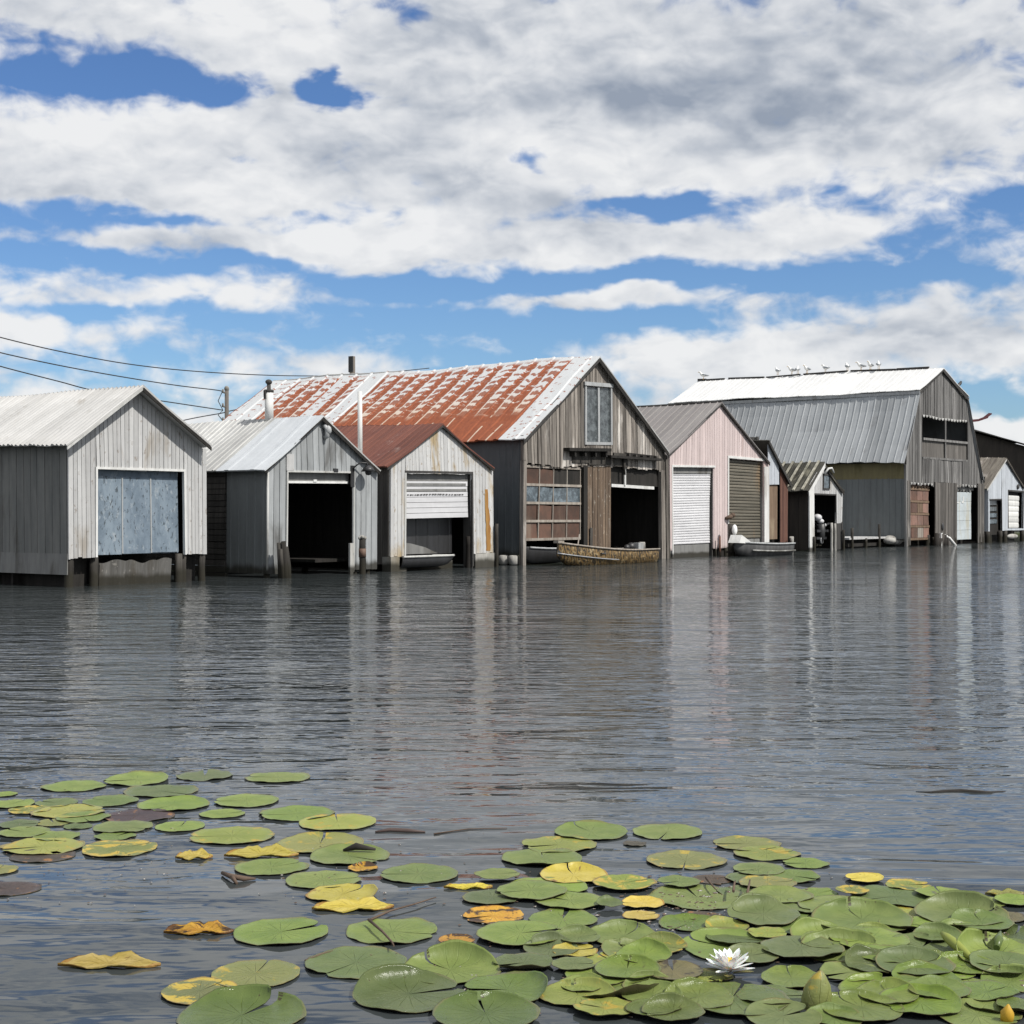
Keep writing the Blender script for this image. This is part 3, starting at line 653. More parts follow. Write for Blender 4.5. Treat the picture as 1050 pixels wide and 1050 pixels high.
mb = MB(); a, z = P_(366, 480); mb.tube([(a - .22, -.03, z - .12), (a - .22, -.10, z + .02), (a - .10, -.2, z + .13), (a + .05, -.28, z + .12), (a + .09, -.30, z + .03)], .022, 6)
mb.tube([(a + .09, -.30, z + .06), (a + .09, -.30, z - .0), (a + .09, -.30, z - .10)], [.05, .13, .19], 12); mb.box(a - .30, a - .16, -.05, -.02, z - .5, z + .05); mb.ell((a + .09, -.3, z - .12), (.09, .09, .08)); mb.part('gooseneck_lamp', 'black_metal', t)
mb = MB(); mb.box(sx(340), sx(344.5), -.06, -.02, zt + .0, zt + .09); mb.part('latch', 'black_metal', t)
mb = MB(); mb.tube([(sx(273), -.03, .1), (sx(273), -.03, top(X0) - .03)], .03, 6); mb.part('corner_trim', 'pale_trim', t)
for k, (px, pz) in enumerate(((366.5, .09), (379, .09))): piles(t, [(sx(px), .1, .12)], r=.07)
piles(t, [(X0 + .1, .1, .11), (X0 + .1, 2.5, .11), (X1 - .1, 2.5, .11)], r=.08)
# inner slip dock
mb = MB(); mb.box(D1 - .85, X1 - .05, .5, 8.2, .30, .38); mb.part('inner_dock', 'black_wood', t)
mb = MB(); mb.tube([(sx(297.5), .3, -.4), (sx(297.3), .3, .85)], .035, 6); mb.part('inner_pole', 'pier_wood', t)
# flue pipes of this roof
yy = dep(276, A[0]); mb = MB(); zc = P_(276, 430, yy)
mb.tube([(A[0], yy, A[1] - .1), (A[0], yy, P_(276, 402, yy)[1])], .115, 12); ch = mb.part('flue', 'white_trim', r0)
mb = MB(); zc = P_(276, 402, yy)[1]; mb.tube([(A[0], yy, zc - .02), (A[0], yy, zc + .05), (A[0], yy, zc + .06), (A[0], yy, zc + .22)], [.125, .125, .05, .05], 10); mb.ell((A[0], yy, zc + .25), (.09, .09, .07)); mb.box(A[0] - .17, A[0] - .13, yy - .03, yy + .03, zc - .2, zc + .02); mb.part('flue_cap', 'dark_trim', r0)
xp = sx(372); yy = dep(369, 9.3); zz0 = E1[1] + (A[1] - E1[1]) * (E1[0] - 9.3) / (E1[0] - A[0])
mb = MB(); mb.tube([(9.3, yy, zz0 - .1), (9.3, yy, P_(369, 402, yy)[1])], .062, 10); mb.part('vent_pipe', 'white_trim', rr)

mb = MB()     # rotten pile left of the doorway, splitting into shafts
xx = sx(287, -.3)
for k in range(9):
    an = k * .7; rr_ = .0 if k == 0 else .085
    x_, y_ = xx + rr_ * math.cos(an), -.42 + rr_ * math.sin(an)
    mb.tube([(x_ + .06, y_, -.5), (x_ + .03, y_, .3), (x_ - .03, y_, .80 + .10 * math.sin(k * 2.3))], [.085, .08, .055], 7, 0, random.random())
P0 = mb.build('mooring_post', 'pier_wood', None, (xx, -.42, 0)); tag(P0, 'thick rotten grey pile leaning beside the open dark doorway', 'post')
mb = MB(); xx = sx(371, -.4); post(mb, xx, -.42, -.5, .92, .085, n=10)
P1 = mb.build('mooring_post', 'pier_wood', None, (xx, -.42, 0)); tag(P1, 'dark mooring pile with a rusty red band below the gooseneck lamp', 'post')
mb = MB(); mb.tube([(xx, -.42, .44), (xx, -.42, .66)], .097, 12); c = mb.build('band', 'panel_brown', P1, (xx, -.42, 0))
mb = MB()
for k in range(5): mb.ell((xx + .07 * math.cos(k * 1.3), -.42 + .07 * math.sin(k * 1.3), .93 + .03 * (k % 2)), (.045, .045, .05), 6, 5)
mb.build('cap', 'float_white', P1, (xx, -.42, 0))
mb = MB(); xx = sx(359.3, -.2); mb.box(xx - .06, xx + .06, -.25, -.19, -.3, .80); tag(mb.build('stake', 'pale_trim', None, (xx, -.2, 0)), 'white painted stake at the right jamb of the open doorway', 'post')

# ================================================================== small weathered boathouse with rusty roof
o = .12
g = gable_edge((396.5, 478.5), (455.5, 433.5), (508, 481), o); top = under(g, .05)
X0, X1 = sx(399.5), sx(505.5)
t = thing('boathouse', (X0, 0, 0), 'small peeling white boathouse with rust red roof and half open white door', 'boathouse'); t['age'] = 1.3
two_roofs(t, g, o, 7.0, 'rust_roof', 'trap', .22, .022, rh=.06, sheet=.66, seed=4)
D0, D1 = sx(415), sx(483.5); zt = P_(450, 485)[1]
mb = MB(); board_wall(mb, FRONT(0), X0, X1, top, .42, .155, [(D0, D1, -1, zt)], top.br, rag=.04, gap=.010, bmi=0); fw = mb.part('front_wall', ['peeling_boards', 'black_wood'], t)
mb = MB(); a, b_ = sx(497), sx(502.3); zq = P_(500, 503)[1]; rng = random.Random(8)
for k in range(1):
    n = 14; pl = [(a + .03 * rng.random(), .47 + (zq - .47) * i / n) for i in range(n + 1)] + [(b_ - .05 * rng.random() - (.10 * (i / n) ** 3), .47 + (zq - .47) * i / n) for i in range(n, -1, -1)]
    mb.prism(pl, -.034, -.030, 0, .5)
mb.part('rust_stain', 'rust_streak', fw)
end_walls(t, X0, X1, 7, top, .2, 'barn_lower', .2)
for a, b_ in ((X0 - .02, D0), (D1 + .1, X1 + .02)):
    mb = MB(); mb.box(a, b_, -.06, .25, -.4, .40); mb.part('footing', 'concrete', t)
mb = MB(); frame(mb, D0, D1, .05, zt, .06, -.04, .02, 'tr'); mb.box(D1 + .01, D1 + .09, .02, .3, .0, zt); mb.part('door_frame', 'dark_trim', t)
mb = MB(); frame(mb, D0, D1, .42, zt, .06, -.045, .0, 'l'); mb.part('door_frame', 'pale_trim', t)
zb = P_(450, 531)[1]; z1 = P_(450, 493)[1]
mb = MB(); n = 7; h = (z1 - zb) / n
for i in range(n):
    mb.box(D0 + .01, D1 - .05, .09 + (.012 if i == 5 else 0), .12, zb + i * h + .012, zb + (i + 1) * h, 0, random.random())
dd = mb.part('door', 'roller_white', t)
mb = MB(); mb.box(D0 + .03, D1 - .12, .080, .086, zb + 5.12 * h, zb + 5.55 * h); mb.box(D0 + .03, D1 - .14, .080, .086, zb + 6.2 * h, zb + 6.65 * h); mb.part('door_window', 'grey_panel', dd)
mb = MB(); rng = random.Random(3); x = D0 + .1
while x < D1 - .3:
    l = rng.uniform(.03, .1); mb.box(x, x + l, .082, .087, zb + 4.4 * h, zb + 4.62 * h); x += l + rng.uniform(.03, .07)
mb.part('door_lettering', 'dark_trim', dd)
mb = MB(); mb.box(D0 + .01, D1 - .01, .11, .14, z1 + .01, zt); mb.part('door_header', 'grey_panel', t)
mb = MB(); ribbed(mb, FRONT(.55), D0 - .1, D1 - .22, .42, zb + .1, .5, .02, .2); mb.part('tarpaulin', 'black_metal', t)
mb = MB(); mb.box(D0 - .05, D1 - .25, .5, .9, -.4, .22); mb.part('inner_dock', 'concrete_dark', t)
xx = sx(481, .1); piles(t, [(xx, .12, .9), (xx + .10, .2, 1.25)], 'driftwood', .075)

# boat lying in that slip: upturned bow seen under the door
t = thing('rowboat', (sx(440), .2, 0), 'pale flat bowed boat half hidden under the half open white door', 'boat')
def loft_boat(mb, x0, x1, yc, half, zs, depth, bow=+1, n=14, mi=0, tmi=0, sheer=.18):
    """open boat along x; bow=+1 bow at x1; returns gunwale points"""
    rings = []; L = x1 - x0
    for i in range(n + 1):
        u = i / n; v = u if bow > 0 else 1 - u
        w = half * (1 - max(0, (v - .35) / .65) ** 2.2) ** .9 if v < 1 else .012
        w = max(w, .012) * (.92 + .08 * min(1, v * 4))
        zg = zs + sheer * max(0, v - .2) ** 2; zk = zs - depth + (depth * .75) * max(0, (v - .72) / .28) ** 2
        x = x0 + L * u; ov = .0
        pts = [(x, yc - w, zg), (x, yc - w * .96, zg - (zg - zk) * .45), (x, yc - w * .80, zk + (zg - zk) * .12), (x, yc, zk), (x, yc + w * .80, zk + (zg - zk) * .12), (x, yc + w * .96, zg - (zg - zk) * .45), (x, yc + w, zg)]
        pin = [(x, yc + (p[1] - yc) * .94, p[2] + .02) for p in pts]
        rings.append((mb.add(pts), mb.add(pin), pts))
    for (a, ai, _), (b, bi, _) in zip(rings, rings[1:]):
        for k in range(6):
            mb.face((a + k, a + k + 1, b + k + 1, b + k), mi, .5, True); mb.face((ai + k + 1, ai + k, bi + k, bi + k + 1), tmi, .3, True)
        mb.face((a, b, bi, ai), mi, .5); mb.face((a + 6, ai + 6, bi + 6, b + 6), mi, .5)
    for (r, flip) in ((rings[0], 0), (rings[-1], 1)):
        q = [r[0] + k for k in range(7)]; mb.face(q if flip else q[::-1], mi, .4)
        q = [r[1] + k for k in range(7)]; mb.face(q[::-1] if flip else q, tmi, .3)
    return [r[2][0] for r in rings], [r[2][6] for r in rings]
mb = MB(); ga, gb = loft_boat(mb, sx(408), sx(467.5), .10, .30, .38, .30, +1, sheer=-.02); h_ = mb.part('hull', 'black_metal', t)
mb = MB(); mb.tube([(p[0], p[1] - .01, p[2] + .01) for p in ga], .035, 6); mb.tube([(p[0], p[1], p[2] + .01) for p in gb], .03, 6); mb.part('gunwale', 'pale_trim', h_)
mb = MB(); mb.prism([(sx(408), .45), (sx(452), .45), (sx(440), .62), (sx(425), .74), (sx(408), .80)], .12, .45); mb.part('cabin', 'grey_panel', t)
for k, px in enumerate((427, 438, 450)):
    pass
mb = MB(); xx = sx(508.8, -.1); post(mb, xx, -.12, -.4, P_(508.8, 537)[1], .05)
tag(mb.build('stake', 'pier_wood', None, (xx, -.12, 0)), 'thin grey pole between the peeling white boathouse and the dark slate wall', 'post')

# ================================================================== great boathouse with patchy rusted roof
o = .20
g = gable_edge((536.5, 450), (615.5, 365.5), (687.5, 462), o); top = under(g, .05)
X0, X1 = sx(536), sx(683.5)
t = thing('boathouse', (X0, 0, 0), 'large weathered wooden boathouse with patchy rusted metal roof and hayloft window', 'boathouse'); t['age'] = 1.8
E0, A, E1 = g
two_roofs(t, g, o, 14.4, 'patch_roof', 'trap', .72, .03, 'striped_roof', rh=.10, sag=.05, seed=6)
D0, D1 = sx(538.5), sx(596.5); G0, G1 = sx(626.5), sx(677); zl = P_(565, 475.5)[1]; zr = P_(655, 480)[1]; zl = min(zl, 3.09)
mb = MB(); board_wall(mb, FRONT(0), X0, X1, top, lambda u: zl if u < sx(628) else zr, .17, [(sx(600.8), sx(625.5), P_(612, 454)[1], P_(612, 397)[1])], list(top.br) + [sx(628)], gap=.02, th=.02, jit=.02, rag=.08); mb.part('front_wall', ['old_boards', 'black_wood'], t)
mb = MB(); board_wall(mb, FRONT(.02), sx(601.5), sx(626), zr + .05, .35, .16, gap=.02, jit=.015, rag=.05); mb.part('centre_pier', ['brown_boards', 'black_wood'], t)
mb = MB(); mb.box(sx(597), sx(601), -.06, .12, -.3, zl); mb.part('door_post', 'black_wood', t)
mb = MB(); mb.box(sx(677.5), sx(681.5), -.05, .08, -.3, zr); mb.box(sx(682), sx(684.5), -.08, .1, -.3, top(X1) - .05, 0, .1); mb.part('door_post', 'old_boards', t)
mb = MB(); mb.box(sx(534.5), sx(537.5), -.06, .08, -.3, zl + .05); mb.box(sx(534), sx(537), -.07, .03, zl + .05, top(X0) + .0); mb.part('corner_post', 'old_boards', t)
mb = MB(); ribbed(mb, LEFT(X0), .04, 14.3, .30, top(X0) - .02, .25, .012, .2); mb.part('side_wall', 'slate_sheet', t)
end_walls(t, X0, X1, 14.3, top, .05, 'old_boards', .25, left=False)
piles(t, [(X0 + .1, 1.0, .35), (X0 + .1, 3.5, .35), (X0 + .1, 6, .35), (sx(613), .3, .4), (X1 - .1, 2, .4)], r=.1)
mb = MB(); mb.box(X0 + .2, X0 + .25, .6, 14, -.3, .4); mb.part('footing', 'black_wood', t)
# hayloft window
a, b_ = sx(600.8), sx(625.5); z0, z1 = P_(612, 454)[1], P_(612, 397)[1]
mb = MB(); frame(mb, a, b_, z0, z1, .09, -.06, .02, 'lbr'); mb.box(a - .16, b_ + .12, -.09, .0, z1, z1 + .12); mb.box((a + b_) / 2 - .05, (a + b_) / 2 + .05, -.055, .015, z0, z1); wf = mb.part('window', 'hull_grey', t)
for q0, q1 in ((a, (a + b_) / 2 - .05), ((a + b_) / 2 + .05, b_)):
    mb = MB(); mb.box(q0, q1, .0, .012, z0, z1); mb.part('pane', 'dusty_glass', wf)
# ledge with brackets over the doors
mb = MB(); a, z = P_(584, 458); b_ = sx(673); mb.box(sx(583, -.25), sx(626, -.25), -.30, -.02, z - .10, z - .0, 0, .3)
mb.box(sx(626, -.25), b_, -.28, -.02, z - .30, z - .22, 0, .6)
mb.box(sx(640), sx(672.5), -.05, -.03, P_(655, 466)[1], z - .30, 0, .2)  # black panel stands in for the dark openings between the brackets
for k in range(4):
    px = 588 + k * 10.6; mb.box(sx(px, -.2), sx(px + 1.6, -.2), -.26, -.02, z - .28, z - .02, 0, random.random())
mb.part('ledge', 'black_wood', t)
for k in range(5):
    mb = MB(); px = 641 + k * 7.3; mb.box(sx(px), sx(px + 1.5), -.16, -.051, P_(655, 466)[1] - .03, z - .30, 0, random.random()); mb.part('bracket', 'pier_wood', t)
for q in ((sx(628), sx(642), zr - .02, P_(635, 466)[1]), (sx(585), sx(602), P_(590, 474)[1], P_(590, 459)[1])):
    mb = MB(); mb.box(q[0], q[1], -.06, -.026, q[2], q[3]); mb.part('patch_board', 'pier_wood', t)  # dark panels stand in for the shadow beneath the ledge
mb = MB(); mb.box(sx(602), sx(625), -.07, -.03, P_(612, 477)[1], P_(612, 463)[1]); mb.part('hoist_board', 'pier_wood', t)
mb = MB(); mb.tube([(sx(637), -.1, zr - .3), (sx(637), -.1, z - .3)], .05, 6); mb.part('hanger', 'pier_wood', t)
# many-paned door in the left bay
dz0, dz1 = P_(567, 553, .07)[1], zl - .02
dr = MB(); dy = .07; rows = 4; cols = 4; W4 = (D1 - .02 - D0) / cols; H4 = (dz1 - dz0 - .1) / rows
for i in range(cols + 1): dr.box(D0 + i * W4 - .02, D0 + i * W4 + .02, dy - .03, dy + .02, dz0, dz1, 0, random.random() * .5)
for j in range(rows + 1): dr.box(D0 + .0, D1 - .02, dy - .045, dy + .018, dz0 + j * H4 - .03, dz0 + j * H4 + .045, 0, .9 if j in (1, 2, 3) else .4)
d = dr.part('door', 'muntin', t)
for i in range(cols):
    for j in range(rows):
        mb = MB(); mb.box(D0 + i * W4 + .02, D0 + (i + 1) * W4 - .02, dy + .0, dy + .012, dz0 + j * H4 + .045, dz0 + (j + 1) * H4 - .03, 0, random.random())
        gl = j == 2 or (j == 3 and i >= 2)
        mb.part('pane' if gl else 'door_panel', ('dark_glass' if j == 2 else 'black_wood') if gl else 'panel_brown', d)
# raised door of the right bay
mb = MB(); z = P_(650, 500)[1]; mb.box(G0 + .05, sx(671), .02, .08, z - .04, z + .06, 0, .5); mb.box(sx(640), sx(641.5), .0, .03, z + .02, zr); mb.part('raised_door', 'white_trim', t)
mb = MB(); mb.box(G0 + .02, G1 - .02, .09, .13, z + .08, zr); mb.part('door_header', 'black_wood', t)
mb = MB(); mb.box(G0 - .6, G1, 1.2, 12, .2, .30); mb.box(sx(603.5), sx(606), -.06, -.03, .3, 1.1, 0, .9); mb.part('inner_dock', 'pier_wood', t)
for k, px in enumerate((520, 527)):
    xx, zz = P_(px, 578, .9); 
for k in range(2):
    yy = dep((518, 528)[k], X0); mb = MB(); mb.tube([(X0 - .06, yy, .0), (X0 - .06, yy, .05), (X0 - .06, yy, .28), (X0 - .06, yy, .30)], [.10, .16, .16, .10], 10)
    tag(mb.build('float', 'float_white', None, (X0 - .06, yy, 0)), ('pale float under the dark slate wall, further from the corner post', 'pale float under the dark slate wall, nearer the corner post')[k], 'float')

# boats in front of it
t = thing('jon_boat', (sx(625, -1.3), -1.3, 0), 'long low boat painted in reed camouflage moored before the big doors', 'boat')
bx0, bx1 = sx(571, -1.2), sx(677, -1.8)
mb = MB(); ga, gb = loft_boat(mb, bx0, bx1, -1.2, .62, .42, .56, -1, 18, 0, 1, .44); h_ = mb.part('hull', ['camo', 'hull_dark'], t)
mb = MB(); mb.tube([(p[0], p[1] - .012, p[2]) for p in ga], .03, 6); mb.tube([(p[0], p[1], p[2]) for p in gb], .03, 6); mb.box(bx0 - .05, bx0 + .25, -1.29, -1.11, ga[0][2] - .02, ga[0][2] + .05); mb.part('gunwale', 'muntin', h_)
mb = MB(); k = len(ga); mb.tube([(p[0] , p[1] - .005 + .06 * 0, p[2] - (.32 if i < 12 else .32)) for i, p in enumerate(ga)][:-9], .02, 5); mb.part('spray_rail', 'grey_metal', h_)
mb = MB()
for q in (.35, .6, .85): mb.box(bx0 + (bx1 - bx0) * q - .12, bx0 + (bx1 - bx0) * q + .12, -1.75, -.65, .34, .37)
mb.part('seat', 'hull_dark', t)
mb = MB(); mb.box(bx1 - .75, bx1 - .45, -1.45, -1.2, .36, .62); tag(mb.build('crate', 'hull_grey', None, (bx1 - .6, -1.3, .36)), 'grey box of gear in the stern of the camouflaged boat', 'box')
mb = MB(); mb.tube([(bx1 - .3, -1.3, .36), (bx1 - .3, -1.3, .60), (bx1 - .3, -1.3, .64)], [.11, .11, .10], 12); b1 = mb.build('bucket', 'float_white', None, (bx1 - .3, -1.3, .36)); tag(b1, 'pale bucket at the stern end of the camouflaged boat', 'bucket')
mb = MB(); mb.ell((bx1 - .95, -1.3, .5), (.16, .14, .14)); mb.ell((bx1 - 1.12, -1.25, .48), (.12, .1, .1)); tag(mb.build('gear_bag', 'black_metal', None, (bx1 - 1, -1.3, .36)), 'dark lumpy bag in the stern of the camouflaged boat', 'bag')
mb = MB(); mb.tube([(bx0 + 1.0, -1.25, .45), (bx0 + 1.5, -1.0, .92)], .02, 6); tag(mb.build('oar', 'muntin', None, (bx0 + 1, -1.25, .45)), 'pale oar shaft sticking up from the camouflaged boat', 'oar')
t = thing('rowboat', (sx(548), -.3, 0), 'old dark rowboat tucked under the many paned door', 'boat')
mb = MB(); ga, gb = loft_boat(mb, sx(542, -.2), sx(580, -.2), .10, .30, .48, .46, -1, sheer=.12); h_ = mb.part('hull', 'black_metal', t)
mb = MB(); mb.tube([(p[0], p[1] - .012, p[2]) for p in ga[2:]], .035, 6); mb.part('gunwale', 'hull_grey', h_)

# ================================================================== pink boathouse with two roller doors
o = .12
g = gable_edge((684.5, 466.5), (740.5, 412.5), (790, 473.5), o); top = under(g, .05)
X0, X1 = sx(686.5), sx(788)
t = thing('boathouse', (X0, 0, 0), 'pale pink board boathouse with one white and one brown roller door', 'boathouse'); t['age'] = 1.0
two_roofs(t, g, o, 8.0, 'taupe_roof', 'trap', .3, .025, rh=.07, seed=8, ridge='dark_trim')
A0, A1, zA, zA0 = sx(689.5), sx(731), P_(710, 479)[1], P_(710, 558)[1]
B0, B1, zB, zB0 = sx(746.5), sx(782.5), P_(763, 471)[1], P_(763, 552)[1]
mb = MB(); board_wall(mb, FRONT(0), X0, X1, top, .28, .19, [(A0, A1, -1, zA), (B0, B1, -1, zB)], top.br, gap=.014, rag=.05, bmi=0); mb.part('front_wall', ['pink_boards', 'black_wood'], t)
end_walls(t, X0, X1, 8, top, .1, 'pink_boards', .25)
mb = MB(); frame(mb, A0, A1, .02, zA, .07, -.05, .02, 'lt'); mb.part('door_frame', 'white_trim', t)
mb = MB(); frame(mb, B0, B1, .30, zB, .09, -.05, .02, 'lt'); mb.box(B1 + .0, B1 + .40, -.06, .0, .25, top(B1 + .4) - .12); mb.part('door_frame', 'white_trim', t)
mb = MB(); roller(mb, A0 + .01, A1 - .02, zA0, zA - .22, .13); dd = mb.part('roller_door', 'roller_white', t); dd['label'] = 'white roller door'
mb = MB(); mb.box(A0 + .01, A1 - .02, .08, .19, zA - .22, zA); mb.part('door_header', 'grey_panel', t)
mb = MB(); mb.box(A0 + .01, A1 - .10, .1, .20, .0, zA0 - .02); mb.part('apron', 'grey_panel', t)
mb = MB(); mb.box(A1 - .02, A1 + .03, .03, .4, -.2, zA); mb.part('door_post', 'dark_trim', t)
mb = MB(); roller(mb, B0 + .01, B1 - .02, zB0, zB - .02, .13, .12, .03); dd = mb.part('roller_door', 'roller_brown', t); dd['label'] = 'brown weathered roller door'
mb = MB(); mb.box(B0 + .35, B1 - .1, .1, .2, .1, zB0 - .02); mb.part('apron', 'grey_panel', t)
mb = MB(); mb.box(B1 - .03, B1 - .0, .03, .4, -.2, zB); mb.part('door_post', 'grey_panel', t)
piles(t, [(sx(684.8), .0, 2.6), (sx(734), .05, .3), (sx(745), .05, .3), (X1 - .1, 1.5, .25)], r=.08)
mb = MB(); mb.box(A1 + .05, B0 + .3, .06, .12, -.3, .36); mb.part('footing', 'black_wood', t)

# lean-to beside it
t = thing('lean_to', (sx(790), .1, 0), 'narrow brown lean to shed against the right side of the pink boathouse', 'shed'); t['age'] = 1.0
e1 = P_(812, 496.5, -.1); a1 = (X1 - .1, P_(783, 450, -.1)[1]); fl = poly([(a1[0], a1[1] - .06), (e1[0], e1[1] - .06)])
mb = MB(); roof_slope(mb, (e1[0], e1[1]), (a1[0] + .0, a1[1]), -.1, 7, .25, .02, kind='trap', seed=9); rf = mb.part('roof', 'charcoal_roof', t)
mb = MB(); rake(mb, [(a1[0], a1[1] - .05), (e1[0] - .03, e1[1] - .05)], -.097, -.07, .10); mb.part('rake_board', 'dark_trim', t)
L0, L1 = X1 + .03, sx(808.3); m1, m2 = sx(789), sx(799.5); zd = P_(794, 497)[1]
mb = MB(); board_wall(mb, FRONT(.06), L0, m2, fl, zd, .3, breaks=fl.br); mb.part('front_wall', ['ice_boards', 'black_wood'], t)
mb = MB(); board_wall(mb, FRONT(.06), m2 + .12, L1, fl, .12, .25, breaks=fl.br, jit=.02); mb.part('front_wall', ['rust_post', 'black_wood'], t)
mb = MB(); mb.box(m1 + .02, m2 - .02, .10, .14, P_(794, 553)[1], zd); mb.part('door', 'plywood', t)
mb = MB(); mb.box(m1 + .0, L1, .30, .34, -.2, zd); mb.part('footing', 'black_wood', t)
mb = MB(); board_wall(mb, RIGHT(L1), .1, 7, fl(L1) - .02, .1, .25); mb.part('side_wall', ['rust_post', 'black_wood'], t)
mb = MB(); mb.box(sx(777, .2), sx(785, .2), .6, 2.2, P_(776, 455, .6)[1] - .1, P_(776, 449, .6)[1] + .02); mb.tube([(X1 + .05, .5, fl(X1 + .05)), (X1 + .05, .5, fl(X1 + .05) + .32)], .06, 8); mb.part('roof_vent', 'dark_trim', rf)

# boat moored before the pink boathouse
t = thing('rowboat', (sx(785, -1.0), -1.0, 0), 'small grey aluminium rowboat with pale rim beside the brown roller door', 'boat')
bx0, bx1 = sx(753, -1.0), sx(815.5, -1.6)
mb = MB(); ga, gb = loft_boat(mb, bx0, bx1, -1.0, .62, .43, .52, -1, 16, 0, 1, .16); h_ = mb.part('hull', ['hull_dark', 'hull_dark'], t)
mb = MB(); mb.tube([(p[0], p[1] - .015, p[2]) for p in ga], .035, 6); mb.tube([(p[0], p[1], p[2]) for p in gb], .03, 6); mb.part('gunwale', 'hull_grey', h_)
mb = MB(); mb.tube([(p[0], p[1] - .02 + .0, p[2] - .27) for p in ga][3:], .035, 6); mb.part('spray_rail', 'pale_trim', h_)
mb = MB(); mb.prism([(bx0 - .1, .50), (bx0 + .9, .45), (bx0 + .7, .56), (bx0 + .1, .78)], -1.25, -.8); mb.part('bow_cover', 'white_trim', t)
mb = MB()
for q in (.4, .7): mb.box(bx0 + (bx1 - bx0) * q - .12, bx0 + (bx1 - bx0) * q + .12, -1.5, -.5, .27, .30)
mb.part('seat', 'hull_grey', t)
mb = MB(); xx = sx(750.5, -.5); post(mb, xx, -.5, -.5, P_(750, 537, -.5)[1], .13, (-.06, 0)); q = mb.build('mooring_post', 'pier_wood', None, (xx, -.5, 0)); tag(q, 'dark pile with a white buoy tied to it between the pink roller doors', 'post')
mb = MB(); mb.ell((xx - .1, -.66, .95), (.12, .1, .2)); tag(mb.build('buoy', 'gull_white', None, (xx - .1, -.66, .95)), 'white buoy hanging on the dark pile by the pink boathouse', 'buoy')
mb = MB(); xx = sx(738.5, -.2); mb.tube([(xx, -.2, -.3), (xx - .03, -.2, P_(738, 550, -.2)[1])], .04, 6); tag(mb.build('stake', 'rust_post', None, (xx, -.2, 0)), 'thin rusty stake before the pink wall between the roller doors', 'post')
mb = MB()
rng = random.Random(5)
for k in range(10): mb.box(sx(735) + rng.uniform(0, 1.2), sx(735) + rng.uniform(.9, 1.5), -.5 - rng.random() * .3, -.35, .0 + k * .03, .06 + k * .03, 0, rng.random())
tag(mb.build('dock_step', 'driftwood', None, (sx(740), -.5, 0)), 'low black heap of timbers at the foot of the pink wall', 'timber')
mb = MB(); xx, zz = P_(748, 530, -.1); mb.tube([(xx - .22, -.06, zz - .05), (xx - .05, -.16, zz), (xx + .2, -.12, zz + .04)], [.05, .09, .06], 8); mb.ell((xx + .16, -.15, zz + .06), (.12, .1, .09)); tag(mb.build('rope_coil', 'twig_brown', None, (xx, -.1, zz)), 'brown rope bundle hung at the brown roller door jamb', 'rope')
mb = MB(); xx = sx(811, -.15); mb.tube([(xx, -.2, -.2), (xx + .02, -.2, .35), (xx - .05, -.2, .62)], [.05, .05, .09], 7); tag(mb.build('stake', 'float_white', None, (xx, -.2, 0)), 'short pale topped stake at the foot of the rusty post', 'post')

# ================================================================== little white shed with mossy roof
o = .12
g = gable_edge((828.5, 503.5), (845.8, 473), (866, 502.5), o); top = under(g, .05)
X0, X1 = sx(829.5), sx(863.5)
t = thing('boathouse', (X0, 0, 0), 'little white gabled boathouse with mossy ribbed roof and small upper window', 'boathouse'); t['age'] = 1.6
two_roofs(t, g, o, 4.2, 'moss_roof', 'trap', .55, .03, trim='dark_trim', rh=.12, sag=.07, sheet=.5, seed=11)
E0, A, E1 = g; L = math.hypot(A[0] - E0[0], A[1] - E0[1]); mb = MB()
for k in range(11):
    y = .10 + k * .39; 
    mb.prism([(E0[0], E0[1] + .015), (A[0], A[1] + .015), (A[0], A[1] + .065), (E0[0], E0[1] + .065)], y, y + .10, 0, random.random())
mb.part('roof_rib', 'moss_rib', t)
D0, D1 = sx(834.5), sx(856.5); zt = P_(845, 507)[1]
mb = MB(); board_wall(mb, FRONT(0), X0, X1, top, lambda u: .02 if u < D0 else (1.15 if u > D1 else zt), .22, [(D0, D1, -1, zt)], list(top.br) + [D0, D1]); mb.part('front_wall', ['white_boards', 'black_wood'], t)
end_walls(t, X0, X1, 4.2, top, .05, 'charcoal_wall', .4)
mb = MB(); mb.box(X0 - .05, D0 - .05, -.06, .0, .0, top(X0) - .03); rake(mb, [(E0[0] + .05, E0[1] - .06), (A[0], A[1] - .06)], -o - .03, -o + .0, .18); mb.part('corner_board', 'white_trim', t)
mb = MB(); frame(mb, D0, D1, 0, zt, .06, -.05, .0, 'tr'); mb.box(D1 + .06, X1 - .1, -.02, .02, .02, 1.13, 0, .4); mb.box(X1 - .08, X1 + .05, -.04, .06, -.3, 1.2); mb.part('door_frame', 'dark_trim', t)
a, b_ = sx(844), sx(849.5); z0, z1 = P_(846, 500)[1], P_(846, 487)[1]
mb = MB(); frame(mb, a, b_, z0, z1, .06, -.07, -.03, 'ltrb'); wf = mb.part('window', 'dark_trim', t)
mb = MB(); mb.box(a, b_, -.04, -.025, z0, z1); mb.part('pane', 'dark_glass', wf)
mb = MB(); mb.tube([(a - .05, -.1, z1 + .06), (a + .1, -.2, z1 + .28), (a + .35, -.22, z1 + .30), (b_ + .1, -.18, z1 + .12)], .045, 6); mb.part('lamp_arm', 'white_trim', t)
mb = MB(); mb.box(sx(836.5), D1 + .0, .6, 3.6, .18, .26); mb.part('inner_dock', 'pier_wood', t)
